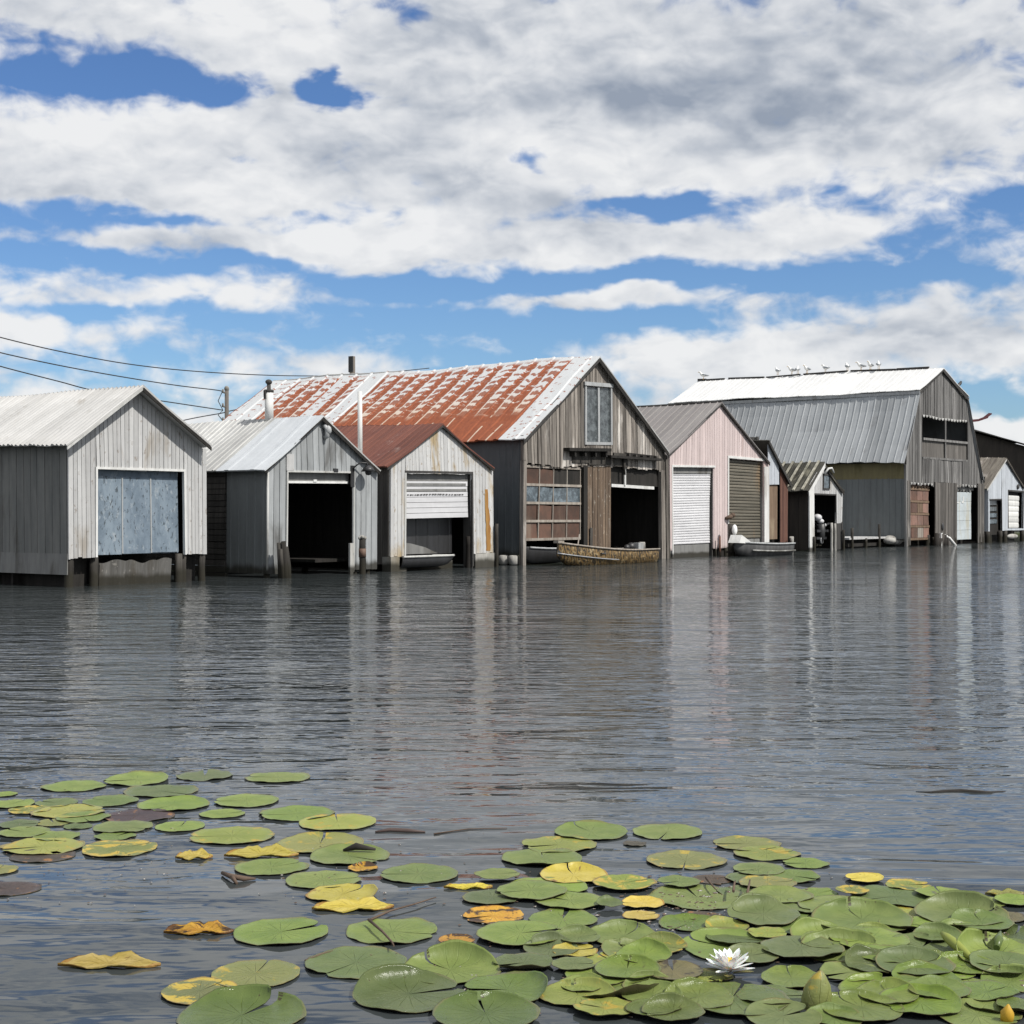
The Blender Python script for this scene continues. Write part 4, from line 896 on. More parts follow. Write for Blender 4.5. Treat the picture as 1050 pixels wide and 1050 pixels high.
for k, (px, z) in enumerate(((852.3, 1.15), (855.8, 1.12))):
    mb = MB(); xx = sx(px, -.1); post(mb, xx, -.12, -.4, z, .06); tag(mb.build('stake', 'float_white', None, (xx, -.12, 0)), ('pale post before the doorway of the little white shed, left of a pair', 'pale post before the doorway of the little white shed, right of a pair')[k], 'post')
for k, (px, z) in enumerate(((864.5, .85), (834.6, .6))):
    mb = MB(); xx = sx(px, -.1); post(mb, xx, -.12, -.4, z, .06); tag(mb.build('stake', 'pier_wood', None, (xx, -.12, 0)), ('dark stake at the right corner of the little white shed', 'short stake at the left doorpost of the little white shed')[k], 'post')
# outboard motor on its stand inside
t = thing('outboard_motor', (sx(840, .2), .2, .2), 'black outboard motor with white cowling in the little shed doorway', 'motor')
xx, zz = P_(841, 532, .2)
mb = MB(); mb.ell((xx - .25, .2, zz + .05), (.20, .18, .15)); mb.ell((xx + .02, .2, zz - .10), (.17, .15, .11)); mb.ell((xx + .33, .18, zz - .26), (.10, .1, .09)); mb.part('cowling', 'roller_white', t)
mb = MB(); mb.tube([(xx, .2, zz - .2), (xx + .1, .2, zz - .7), (xx - .0, .2, .25)], [.22, .16, .08], 9); mb.box(xx - .5, xx + .6, .1, .4, zz - .55, zz - .45); mb.box(xx - .45, xx + .5, .15, .4, zz - .85, zz - .75); mb.tube([(xx + .1, .2, zz - .35), (xx + .75, .15, zz - .2)], .05, 6); mb.part('shaft', 'black_metal', t)
mb = MB(); mb.tube([(xx + .02, .12, .42), (xx + .02, .16, .42)], .13, 12); mb.part('propeller', 'grey_metal', t)

# dock between the little shed and the great barn
t = thing('dock', (sx(900), 1.2, 0), 'low dark dock with white planks along the grey barn wall', 'dock')
q0, q1 = sx(866.5, 1.0), sx(913, 1.0)
mb = MB(); mb.box(q0, q1, .8, 2.6, .38, .46); mb.part('deck', 'white_boards', t)
mb = MB(); mb.box(q0 + .1, q1, .9, 1.0, .06, .2, 0, .8); mb.box(q0, q1, 1.3, 2.4, -.3, .37); mb.part('frame', 'black_wood', t)
for k in range(4):
    mb = MB(); post(mb, q0 + .3 + k * (q1 - q0 - .6) / 3, .8, -.4, (.9, .42, 1.05, .42)[k], .07); mb.part('post', 'pier_wood', t)
mb = MB(); xx = sx(912, .6)
for k in range(5): mb.ell((xx + k * .35, .6 + .1 * (k % 2), .28 + .08 * math.sin(k * 2)), (.34, .3, .17))
tag(mb.build('tarpaulin', 'float_white', None, (xx, .6, .2)), 'crumpled grey white tarpaulin heaped at the end of the low dock', 'tarpaulin')

# ================================================================== gambrel barn boathouse
t = thing('barn_boathouse', (sx(928), 0, 0), 'tall grey gambrel roofed barn boathouse with open loft and white upper roof', 'boathouse'); t['age'] = 1.4
o = .15; BL = 13.4
e0 = P_(927.5, 473.8, -o); k0 = P_(944.2, 400.2, -o); ap = P_(968, 376.2, -o); k1 = P_(993.2, 406.8, -o); e1 = P_(1009, 492, -o)
X0, X1 = sx(928.5), sx(1007.5)
mb = MB(); roof_slope(mb, (k0[0] - .12, k0[1] - .0), ap, -o, BL, .30, .012, kind='trap', sheet=.9, seed=12); r0 = mb.part('upper_roof', 'barn_white_roof', t)
mb = MB(); roof_slope(mb, (k1[0] + .1, k1[1]), (ap[0] + .004, ap[1] - .006), -o, BL, .30, .012, kind='trap', sheet=.9, seed=13); mb.part('upper_roof', 'barn_white_roof', t)
mb = MB(); roof_slope(mb, e0, (k0[0], k0[1] - .14), -o, BL, .33, .028, kind='trap', sheet=.98, seed=14, sag=.03); mb.part('lower_roof', 'barn_grey_roof', t)
mb = MB(); roof_slope(mb, e1, (k1[0], k1[1] - .14), -o, BL, .33, .05, kind='trap', sheet=.98, seed=15, sag=.03); mb.part('lower_roof', 'barn_grey_roof', t)
mb = MB(); mb.box(k0[0] - .10, k0[0] - .04, -o + .01, BL - .01, k0[1] - .20, k0[1] - .06); mb.box(k1[0] + .04, k1[0] + .10, -o + .01, BL - .01, k1[1] - .20, k1[1] - .06); mb.part('break_fascia', 'grey_metal', t)
mb = MB(); rng = random.Random(9); y = 0.6
while y < BL - .4:
    l = rng.uniform(.8, 2.6); 
    mb.box(ap[0] - .06, ap[0] + .06, y, min(y + l, BL), ap[1] - .02, ap[1] + .09 + rng.uniform(-.02, .02)); y += l + rng.uniform(.0, .35)
mb.part('ridge_cap', 'dark_trim', r0)
mb = MB(); pr = [(e0[0] + .03, e0[1] - .03), (k0[0] + .02, k0[1] - .10), (ap[0], ap[1] - .055), (k1[0] - .02, k1[1] - .10), (e1[0] - .03, e1[1] - .03)]
rake(mb, pr[:3], -o + .003, -o + .03, .10); rake(mb, pr[2:], -o + .003, -o + .03, .16); mb.part('rake_board', 'dark_trim', t)
top = poly([(q[0], q[1] - .03) for q in pr])
zm = P_(965, 497)[1]
F0, F1 = sx(945.2), sx(991.5); fz0, fz1 = P_(966, 470)[1], P_(966, 428.5)[1]; fz0 = 4.15; fz1 = 6.12
mb = MB(); board_wall(mb, FRONT(.0), X0, X1, top, zm, .24, [(F0, F1, fz0, fz1)], top.br, gap=.03, jit=.03, rag=.12); mb.part('front_wall', ['barn_boards', 'black_wood'], t)
A0, A1, B0, B1 = sx(932), sx(957), sx(979.5), sx(1001)
mb = MB(); pass
for q0, q1 in ((X0 + .02, A0), (A1, B0), (B1, X1 - .02)):
    mb = MB(); board_wall(mb, FRONT(-.06), q0, q1, zm + .12, .1, .22, gap=.03, jit=.02, rag=.15); mb.part('lower_wall', ['barn_lower', 'black_wood'], t)
mb = MB(); xm = sx(968.8); mb.box(xm - .07, xm + .07, -.05, .0, fz0, fz1); mb.box(F0, F1, -.06, -.01, P_(966, 453)[1] - .02, P_(966, 453)[1] + .09, 0, .9); mb.box(F0, F1, -.05, -.0, fz0 - .05, fz0 + .05); mb.part('loft_frame', 'barn_boards', t)
mb = MB(); mb.box(F0, F1, .04, .07, fz0, P_(966, 453)[1]); mb.part('loft_panel', 'barn_lower', t)
mb = MB()
for k in range(24): 
    x = X0 + .1 + k * (X1 - X0 - .25) / 24; mb.prism([(x, zm + .02), (x + .11, zm - .10), (x + .22, zm + .02)], -.055, -.035, 0, random.random())
mb.part('valance', 'pale_trim', t)
mb = MB()
for k in range(15):
    x = F0 + .02 + k * (F1 - F0 - .05) / 15; mb.prism([(x, fz1 + .06), (x + .16, fz1 - .07), (x + .34, fz1 + .06)], -.06, -.035, 0, random.random())
mb.part('loft_valance', 'pale_trim', t)
# left wall: olive board over grey sheet
zo = P_(928, 491)[1]
mb = MB(); mb.box(X0 - .02, X0 + .03, .05, BL, zo, e0[1] - .02); mb.part('side_wall', 'olive_band', t)
mb = MB(); ribbed(mb, LEFT(X0), .05, BL, .35, zo, .3, .02, .2); mb.part('side_wall', 'grey_sheet', t)
mb = MB(); board_wall(mb, RIGHT(X1), .04, BL, top(X1) - .03, .1, .4); mb.part('side_wall', ['barn_boards', 'black_wood'], t)
mb = MB(); board_wall(mb, BACK(BL - .1), X0 + .05, X1 - .05, lambda x: top(x) - .01, .1, .5, breaks=top.br); mb.part('back_wall', ['barn_boards', 'black_wood'], t)
mb = MB(); mb.box(X0 - .06, X0 + .06, -.08, .02, .0, e0[1] - .1, 0, .9); mb.part('corner_board', 'barn_boards', t)
mb = MB(); mb.box(X0 + .06, X1 - .06, .9, BL - .2, 3.0, 3.1); mb.part('loft_floor', 'black_wood', t)
# doors
dy = .16; zt = zm - .02; zb = P_(942, 553)[1]
q1 = A1 - .15
dr = MB(); dr.box(A0, q1, dy + .03, dy + .06, zb - .02, zt, 0, .3); d = dr.part('door', 'brick_door', t); d['label'] = 'patchwork brick red panelled door'
nr, nc = 4, 4; zz1 = zt - .25
for i in range(nc):
    for j in range(nr):
        hx = (q1 - A0) / nc; hz = (zz1 - zb) / nr
        mb = MB(); mb.box(A0 + i * hx + .02, A0 + (i + 1) * hx - .02, dy, dy + .025, zb + j * hz + .07, zb + (j + 1) * hz - .0, 0, random.random()); mb.part('panel', ('brick_door', 'brick_door', 'plywood', 'brick_door', 'muntin', 'panel_brown')[(i * 5 + j * 3 + i * j) % 6], d)
mb = MB()
for j in range(nr + 1): mb.box(A0, q1, dy - .03, dy + .02, zb + j * (zz1 - zb) / nr - .04, zb + j * (zz1 - zb) / nr + .06, 0, random.random())
for k in range(8): mb.prism([(A0 + k * (q1 - A0) / 8, zt - .1), (A0 + (k + 1) * (q1 - A0) / 8, zt - .1), (A0 + (k + .5) * (q1 - A0) / 8, zt - .24)], dy - .04, dy - .02)
mb.part('rail', 'plywood', d)
zb = P_(987, 556)[1] + .12
dr = MB(); n = 5
for i in range(n): dr.box(B0 + .02, B1 - .30, dy, dy + .04, zb + i * (zt - .3 - zb) / n + .01, zb + (i + 1) * (zt - .3 - zb) / n, 0, random.random())
d = dr.part('door', 'pale_blue_door', t); d['label'] = 'pale blue white plain door'
mb = MB()
for k in range(6): mb.prism([(B0 + k * (B1 - .30 - B0) / 6, zt - .2), (B0 + (k + 1) * (B1 - .30 - B0) / 6, zt - .2), (B0 + (k + .5) * (B1 - .30 - B0) / 6, zt - .33)], dy - .03, dy - .01)
mb.box(B0, B1, dy - .005, dy + .04, zt - .22, zt); mb.part('door_header', 'grey_panel', t)
mb = MB(); mb.box(B0 + .3, B0 + .9, dy - .03, dy - .005, 2.02, 2.07); mb.box(B0 + 1.3, B0 + 1.6, dy - .03, dy - .005, 2.02, 2.10); mb.box(B0 + 1.5, B0 + 1.62, dy - .03, dy - .005, 2.10, 2.35); mb.part('letter_slot', 'white_trim', d)
mb = MB(); mb.box(X0 + .1, X1 - .1, 1.0, 1.05, -.3, .4); mb.box(A0, A1, .7, .75, -.3, zt); mb.box(B0, B1, .7, .75, -.3, zt); mb.part('footing', 'black_wood', t)
piles(t, [(sx(930), .0, .45), (sx(958), -.02, .4), (sx(978), -.02, .4), (sx(1003), .0, .5), (sx(1006), .0, .5), (sx(955), .2, .5)], r=.13)
mb = MB(); a = sx(966, -.4); mb.tube([(a - .2, -.35, .40), (a + .2, -.5, .46), (a + .7, -.5, .34), (a + 1.3, -.6, -.05)], .07, 8); mb.box(a - .35, a - .2, -.5, -.35, .0, .6)
tag(mb.build('drain_pipe', 'gull_white', None, (a, -.4, 0)), 'white bent pipe sloping into the water between the barn doors', 'pipe')
mb = MB(); a, z = P_(964, 540); mb.ell((a, -.12, z), (.13, .05, .20)); tag(mb.build('fender', 'black_metal', None, (a, -.1, z)), 'small black fender hung on the grey barn wall between its doors', 'fender')
mb = MB(); a = sx(961, -.3)
rng = random.Random(2)
for k in range(5): mb.tube([(a - .5 + k * .35, -.4, -.3), (a - .4 + k * .3, -.45, .35 + .25 * rng.random())], .13, 7, 0, rng.random())
tag(mb.build('old_pilings', 'driftwood', None, (a, -.4, 0)), 'cluster of black broken pilings beside the white bent pipe', 'post')

# gulls along the ridge
def gull(loc, yaw, label, src=None):
    if src is None:
        t = thing('gull', (0, 0, 0), label, 'bird', 'gulls on the barn ridge')
        mb = MB(); mb.tube([(-.24, 0, .17), (-.15, 0, .19), (-.05, 0, .205), (.06, 0, .22), (.13, 0, .27), (.165, 0, .335), (.20, 0, .365), (.235, 0, .362), (.25, 0, .358)], [.018, .055, .088, .088, .062, .045, .05, .035, .012], 10); mb.build('body', 'gull_white', t, (0, 0, 0))
        for s_ in (-1, 1):
            mb = MB(); mb.tube([(.09, s_ * .068, .25), (0, s_ * .082, .235), (-.14, s_ * .06, .21), (-.29, s_ * .02, .19)], [.02, .055, .045, .008], 7); mb.build('wing', 'gull_grey', t, (0, 0, 0))
            mb = MB(); mb.tube([(0, s_ * .03, .14), (.005, s_ * .03, 0)], .009, 5); mb.box(-.01, .05, s_ * .03 - .02, s_ * .03 + .02, 0, .008); mb.build('leg', 'beak_yellow', t, (0, 0, 0))
        mb = MB(); mb.tube([(.245, 0, .358), (.275, 0, .352), (.30, 0, .342)], [.016, .012, .003], 6); mb.build('beak', 'beak_yellow', t, (0, 0, 0))
    else:
        t = src.copy(); COL.objects.link(t)
        for c in src.children:
            d = c.copy(); COL.objects.link(d); d.parent = t
        t['label'] = label
    t.location = loc; t.rotation_euler = (0, 0, yaw); t.scale = (1.05,) * 3
    return t
gx = (721.5, 797.5, 812, 818, 827.5, 846.5, 869, 883, 892.5, 901)
gl = ('lone gull at the far left end of the white barn ridge', 'gull just left of a trio of gulls on the white barn ridge', 'left gull of the trio on the white barn ridge', 'middle gull of the trio on the white barn ridge', 'right gull of the trio on the white barn ridge', 'gull halfway along the white barn ridge, fifth from the front end', 'taller gull fourth from the front end of the white barn ridge', 'gull third from the front end of the white barn ridge', 'gull second from the front end of the white barn ridge', 'gull nearest the front end of the white barn ridge')
ys = [dep(x, ap[0]) for x in gx]; src = None
for k in range(10):
    q = gull((ap[0], ys[k], ap[1] + .085), (2.2, .9, 2.6, .4, 2.9, 1.2, .7, 2.4, 3.0, .5)[k], gl[k], src); src = src or q
# dark bird on the right slope
t = thing('bird', (ap[0] + .6 * (k1[0] - ap[0]), -.05, 0), 'dark bird perched on the right slope of the barn roof', 'bird')
xb, zb_ = P_(985, 396, -.1); zb_ = ap[1] + (k1[1] - ap[1]) * (xb - ap[0]) / (k1[0] - ap[0]) + .03
mb = MB(); mb.tube([(xb - .25, -.05, zb_ + .06), (xb - .05, -.05, zb_ + .16), (xb + .12, -.05, zb_ + .24), (xb + .2, -.05, zb_ + .31), (xb + .28, -.05, zb_ + .33)], [.02, .08, .075, .055, .015], 8); mb.part('body', 'black_metal', t)
mb = MB(); mb.tube([(xb, -.05, zb_ + .1), (xb + .01, -.05, zb_ - .04)], .015, 5); mb.part('leg', 'black_metal', t)

# ================================================================== white boathouse at the far right
o = .12
g = gable_edge((1012, 500.5), (1032, 470), (1051, 500), o); top = under(g, .05)
X0, X1 = sx(1013), sx(1050)
t = thing('boathouse', (X0, 0, 0), 'ice white gabled boathouse on low piles at the right edge', 'boathouse'); t['age'] = 1.2
two_roofs(t, g, o, 4.5, 'worn_roof', 'trap', .3, .03, trim='pale_trim', rh=.08, sag=.06, seed=17)
zf = .60
A0, A1, zA = sx(1014.5), sx(1026.5), P_(1020, 512.5)[1]; B0, B1, zB = sx(1033.3), sx(1048.2), P_(1040, 504.5)[1]
mb = MB(); board_wall(mb, FRONT(0), X0, X1, top, zf, .35, [(A0, A1, -1, zA), (B0, B1, zf + .1, zB)], top.br, gap=.012, bmi=0); mb.part('front_wall', ['ice_boards', 'black_wood'], t)
end_walls(t, X0, X1, 4.5, top, zf, 'ice_boards', .4)
mb = MB(); mb.box(A0, A1, .16, .2, zf - .2, zA); d = mb.part('door', 'black_wood', t)
for k in range(4):
    mb = MB(); mb.box(A0 + .25, A1 - .3, .13, .155, 1.0 + k * .33, 1.22 + k * .33); q = mb.part('pane', 'dusty_glass' if k > 1 else 'dark_glass', d)
mb = MB(); frame(mb, A0, A1, .3, zA, .07, -.05, .0, 'tr'); mb.part('door_frame', 'dark_trim', t)
mb = MB(); roller(mb, B0 + .02, B1 - .2, zf + .12, zB - .2, .14, .3, .02); d = mb.part('roller_door', 'white_trim', t)
mb = MB(); frame(mb, B0, B1, zf + .1, zB, .08, -.05, .0, 'ltr'); mb.box(B0, B1, .26, .3, zB - .2, zB); mb.part('door_frame', 'dark_trim', t)
mb = MB(); a, z = P_(1042.5, 499); mb.ell((a, -.06, z), (.18, .05, .14)); mb.part('wall_lamp', 'dark_trim', t)
mb = MB(); mb.box(X0 + .1, X1 - .1, .5, .55, -.3, zf); mb.part('footing', 'black_wood', t)
piles(t, [(sx(1013.5), .05, zf), (sx(1016), .1, zf), (sx(1026), .05, zf), (sx(1031), .05, zf), (sx(1049), .05, zf)], r=.14)
mb = MB(); mb.ell((sx(1038), .0, .28), (.9, .12, .14)); tag(mb.build('canoe', 'float_white', None, (sx(1038), 0, .28)), 'pale canoe stowed under the ice white boathouse', 'canoe')
# narrow white shed front between the barn and it
t = thing('lean_to', (sx(1009), .3, 0), 'narrow white lean to squeezed between the barn and the ice white boathouse', 'shed')
q0, q1 = X0 - .62, X0 - .06; q0 = sx(1008.3, .3)
mb = MB(); board_wall(mb, FRONT(.3), q0, q1, poly([(q0, 3.35), (q1, 2.55)]), .15, .3); mb.part('front_wall', ['white_boards', 'black_wood'], t)
mb = MB(); roof_slope(mb, (q1 + .05, 2.58), (q0 - .05, 3.45), .2, 4, .3, .02, kind='trap'); mb.part('roof', 'charcoal_roof', t)
mb = MB(); mb.box(q0 + .2, q0 + .34, .22, .29, .1, 2.9); mb.box(q0 + .0, q1, .6, .65, -.3, 2.4); mb.part('gap_shade_strip', 'black_wood', t)  # black strip stands in for the darkness of a gap

# long dark boathouse beyond, turned a little off the row
t = thing('boathouse', (70, 7, 0), 'long low charcoal roofed building behind the ice white boathouse', 'boathouse')
c0 = P_(1000, 442.5, 7.0); c1 = P_(1056, 459.3, 3.5)
yaw = 0
import mathutils
# ridge from behind the barn, sinking to the right in view as it runs away
r0_, r1_ = Vector((c0[0], 8.0, P_(1000, 442.5, 8.0)[1])), None
dirv = Vector((math.cos(R_(10)), math.sin(R_(10)), 0)); perp = Vector((dirv.y, -dirv.x, 0))
r0_ = Vector((P_(985, 437.8, 9.0)[0], 9.0, P_(985, 437.8, 9.0)[1]))
Lr = 26; run = 7.5; zr_ = r0_.z; ze = zr_ - 2.3
def Q(a, b, z): v = r0_ + dirv * a + perp * b; return (v.x, v.y, z)
mb = MB()
for s_ in (1, -1):
    for k in range(26):
        a0 = k * Lr / 26; a1 = (k + 1) * Lr / 26
        b = mb.add([Q(a0, 0, zr_), Q(a1, 0, zr_), Q(a1, s_ * run, ze), Q(a0, s_ * run, ze)]); b2 = mb.add([Q(a0, 0, zr_ - .15), Q(a1, 0, zr_ - .15), Q(a1, s_ * run, ze - .15), Q(a0, s_ * run, ze - .15)])
        f = (0, 1, 2, 3) if s_ < 0 else (3, 2, 1, 0); mb.face([b + i for i in f], 0, random.random()); mb.face([b2 + i for i in f[::-1]], 0, .3); mb.face((b + 3, b + 2, b2 + 2, b2 + 3), 0, .3)
        mb.hexa([Q(a0, s_ * .1, zr_ - .03), Q(a0 + .06, s_ * .1, zr_ - .03), Q(a0 + .06, s_ * run, ze + .0), Q(a0, s_ * run, ze + .0), Q(a0, s_ * .1, zr_ + .03), Q(a0 + .06, s_ * .1, zr_ + .03), Q(a0 + .06, s_ * run, ze + .06), Q(a0, s_ * run, ze + .06)], 0, .6)
rf = mb.part('roof', 'charcoal_roof', t)
mb = MB(); mb.tube([Q(0, 0, zr_ + .03), Q(Lr, 0, zr_ + .03)], .09, 6); mb.part('ridge_cap', 'dark_trim', rf)
mb = MB()
for s_ in (1, -1):
    b = mb.add([Q(.3, s_ * (run - .5), .3), Q(Lr - .3, s_ * (run - .5), .3), Q(Lr - .3, s_ * (run - .5), ze + .1), Q(.3, s_ * (run - .5), ze + .1)]); mb.face((b, b + 1, b + 2, b + 3))
for a in (.3, Lr - .3):
    b = mb.add([Q(a, -run + .5, .3), Q(a, run - .5, .3), Q(a, run - .5, ze + .1), Q(a, 0, zr_ - .16), Q(a, -run + .5, ze + .1)]); mb.face(range(b, b + 5))
mb.part('wall', 'charcoal_wall', t)
# flag behind the barn
fp = 12.0; a, z = P_(996, 432, fp); z += .1
t = thing('flag', (a, fp, .5), 'dark red pennant flying behind the barn roof at the right', 'flag')
mb = MB(); mb.tube([(a, fp, .5), (a, fp, z + .3)], .05, 6); mb.part('flagpole', 'grey_metal', t)
mb = MB(); pts = [(996, 429.8, 432.4), (1000, 430, 432.6), (1004, 429.6, 432), (1007, 427.8, 430.4), (1012, 424.2, 428.8), (1015, 423.4, 427), (1018.5, 423.6, 424.8)]
for k, (px, u, l) in enumerate(pts):
    x_, zu = P_(px, u, fp); _, zl_ = P_(px, l, fp); dyy = .12 * math.sin(k * 1.4); mb.add([(x_, fp + dyy, zu), (x_, fp + dyy, zl_), (x_, fp + dyy + .02, zu), (x_, fp + dyy + .02, zl_)])
for k in range(6): mb.face((4 * k + 1, 4 * k + 5, 4 * k + 4, 4 * k)); mb.face((4 * k + 2, 4 * k + 6, 4 * k + 7, 4 * k + 3))
mb.part('cloth', 'red_cloth', t)

# ================================================================== poles and wires on the bank
def pole(px, ytop, y, r, label, arm=True):
    x, z = P_(px, ytop, y); t = thing('utility_pole', (x, y, .5), label, 'pole')
    mb = MB(); mb.tube([(x, y, .2), (x, y, z)], [r * 1.15, r], 10); mb.part('shaft', 'pole_wood', t)
    return t, x, z
yw = 17.5
t, x, z = pole(232.5, 400, yw, .08, 'slim utility pole with insulators rising behind the striped metal roof')
for k in range(3):
    mb = MB(); zz = z - .12 - k * .55; mb.tube([(x - .12, yw - .02, zz), (x - .22, yw - .02, zz + .02), (x - .22, yw - .02, zz + .14)], [.03, .05, .035], 7); mb.part('insulator', 'float_white', t)
mb = MB(); mb.tube([(x - .25, yw, z - .1), (x - .45, yw, z - .45), (x - .2, yw, z - .8), (x - .45, yw, z - 1.0), (x - .1, yw, z - 1.3)], .018, 5); mb.part('service_loop', 'black_metal', t)
mb = MB(); mb.ell((x, yw, z + .05), (.10, .10, .12)); mb.part('cap', 'float_white', t)
t, x, z = pole(361.3, 365.5, 18.5, .125, 'short stout pole rising behind the ridge of the patchy rusted roof')
mb = MB(); mb.box(x - .15, x - .11, 18.35, 18.6, z - .7, z); mb.part('plate', 'black_metal', t)
def wire(name, pts, y, label):
    w = [];
    for px, py in pts: a, z = P_(px, py, y); w.append((a, y, z))
    sm = []
    for i in range(len(w) - 1):                     # smooth the survey points
        p0, p1, p2, p3 = [Vector(w[max(0, min(len(w) - 1, j))]) for j in (i - 1, i, i + 1, i + 2)]
        for k in range(6):
            q = k / 6; sm.append(.5 * ((2 * p1) + (p2 - p0) * q + (2 * p0 - 5 * p1 + 4 * p2 - p3) * q * q + (3 * p1 - p0 - 3 * p2 + p3) * q ** 3))
    sm.append(Vector(w[-1])); mb = MB(); mb.tube(sm, .021, 6)
    tag(mb.build('overhead_wire', 'black_metal', None, sm[-1]), label, 'wire')
wire('w', [(-40, 334), (0, 345.8), (60, 360), (130, 373), (200, 380.7), (276, 384.8), (333, 385.4), (361, 384.2), (400, 381.5), (440, 377.5)], 18.5, 'topmost overhead wire sagging across to the ridge of the rusted roof')
wire('w', [(-40, 350), (0, 361.5), (60, 374.5), (120, 385.5), (180, 395), (222, 400), (229, 402)], yw, 'middle overhead wire ending at the top of the slim pole')
wire('w', [(-40, 363), (0, 375.5), (60, 391), (100, 401), (175, 412.5), (228, 420.5)], yw, 'lowest overhead wire passing behind the white boathouse roof to the slim pole')
wire('w', [(150, 440), (195, 429.5), (228, 423.5), (233, 422), (262, 416), (300, 409), (340, 402)], yw + .2, 'slack wire rising right from the slim pole behind the white flue')
# ================================================================== water lilies
def toward(px, py):   # unit vectors at a water point: image right and away from the viewer
    return (RX, RY), (FX, FY)
def lily(px, py, wpx, kind, label, notch=None, curl=0.0, cdir=None, tilt=0.0, lift=0.0, group=None, seed=None, name='lily_pad'):
    """a leaf floating at the water point seen there; notch and cdir in degrees, 0 = image right, 90 = away"""
    rng = random.Random(seed if seed is not None else int(px * 13 + py * 7))
    x0, y0, mpp = wat(px, py); r = wpx * mpp / 2
    if notch is None: notch = rng.uniform(0, 360)
    if cdir is None: cdir = rng.uniform(0, 360)
    nt_ = R_(notch); cd = R_(cdir); half = R_(rng.choice((1.2, 1.5, 2, 2.5, 5)))
    ph = [rng.uniform(0, 6.28) for _ in range(6)]; wav = rng.uniform(.0012, .005) * r / .16; sq = rng.uniform(.94, 1.06)
    dome = rng.uniform(-.01, .012)
    tdir = rng.uniform(0, 6.28); tl = (tilt if tilt else rng.uniform(0, .006))
    rr = [.0, .22, .45, .66, .82, .92, .97, 1.0]; NS = 52
    mb = MB(); L = []
    for j, q in enumerate(rr):
        row = []
        for k in range(NS + 1):
            op = half * (1.0 + .5 * (1 - q)) ; th = nt_ + op + (2 * math.pi - 2 * op) * k / NS
            w = 1 + .016 * math.sin(3 * th + ph[0]) + .011 * math.sin(5 * th + ph[1]) + .006 * math.sin(11 * th + ph[5])
            if q > .9: w += .005 * math.sin(23 * th + ph[2]) * math.sin(5 * th + ph[4]) * (q - .9) * 10
            d = abs((k / NS) * 2 - 1); 
            if d > .93 and q > .8: w -= (d - .93) ** 2 * 22 * (q - .8) * 5     # rounded lobes beside the notch
            a, b = q * w * math.cos(th) * sq, q * w * math.sin(th) / sq
            z = .003 + lift + r * (dome * (q * q) * .5) + wav * q * q * math.sin(3 * th + ph[3]) + wav * .8 * q ** 3 * math.sin(7 * th + ph[4])
            z += .0012 * (q > .95) * math.sin(17 * th + ph[2]) * math.sin(4 * th + ph[0]) * (r / .16) + (.0035 * r / .16) * max(0.0, (q - .8) / .2) ** 2
            c = max(0, math.cos(th - cd)); s_ = max(0.0, (q - .55) / .45)
            z += curl * 1.25 * r * (c ** 1.6) * s_ ** 2.4
            pull = 1 - .55 * abs(curl) * c ** 2 * s_ ** 2
            a *= pull; b *= pull
            z += tl * r * (a * math.cos(tdir) + b * math.sin(tdir)) + tl * r
            z = max(z, .003)
            row.append((x0 + r * (a * RX + b * FX), y0 + r * (a * RY + b * FY), z, a, b))
        L.append(row)
    W1 = NS + 1
    for row in L:
        for p in row: i = mb.add([p[:3]]); mb.uv[i] = (p[3], p[4])
    for row in L:
        for p in row: i = mb.add([(p[0], p[1], p[2] - .0018)]); mb.uv[i] = (p[3], p[4])
    nb = len(rr) * W1
    for j in range(len(rr) - 1):
        for k in range(NS):
            a, b, c, d = j * W1 + k, j * W1 + k + 1, (j + 1) * W1 + k + 1, (j + 1) * W1 + k
            mb.face((d, c, b, a) if j else (d, c, b), 0, .5, True)
            mb.face(tuple(nb + q for q in ((a, b, c, d) if j else (b, c, d))), 0, .5, True, True)
    e = (len(rr) - 1) * W1
    for k in range(NS): mb.face((e + k, nb + e + k, nb + e + k + 1, e + k + 1), 0, .5, False, True)
    o = mb.build(name, kind, None, (x0, y0, 0))
    return tag(o, label, 'lily pad', group)
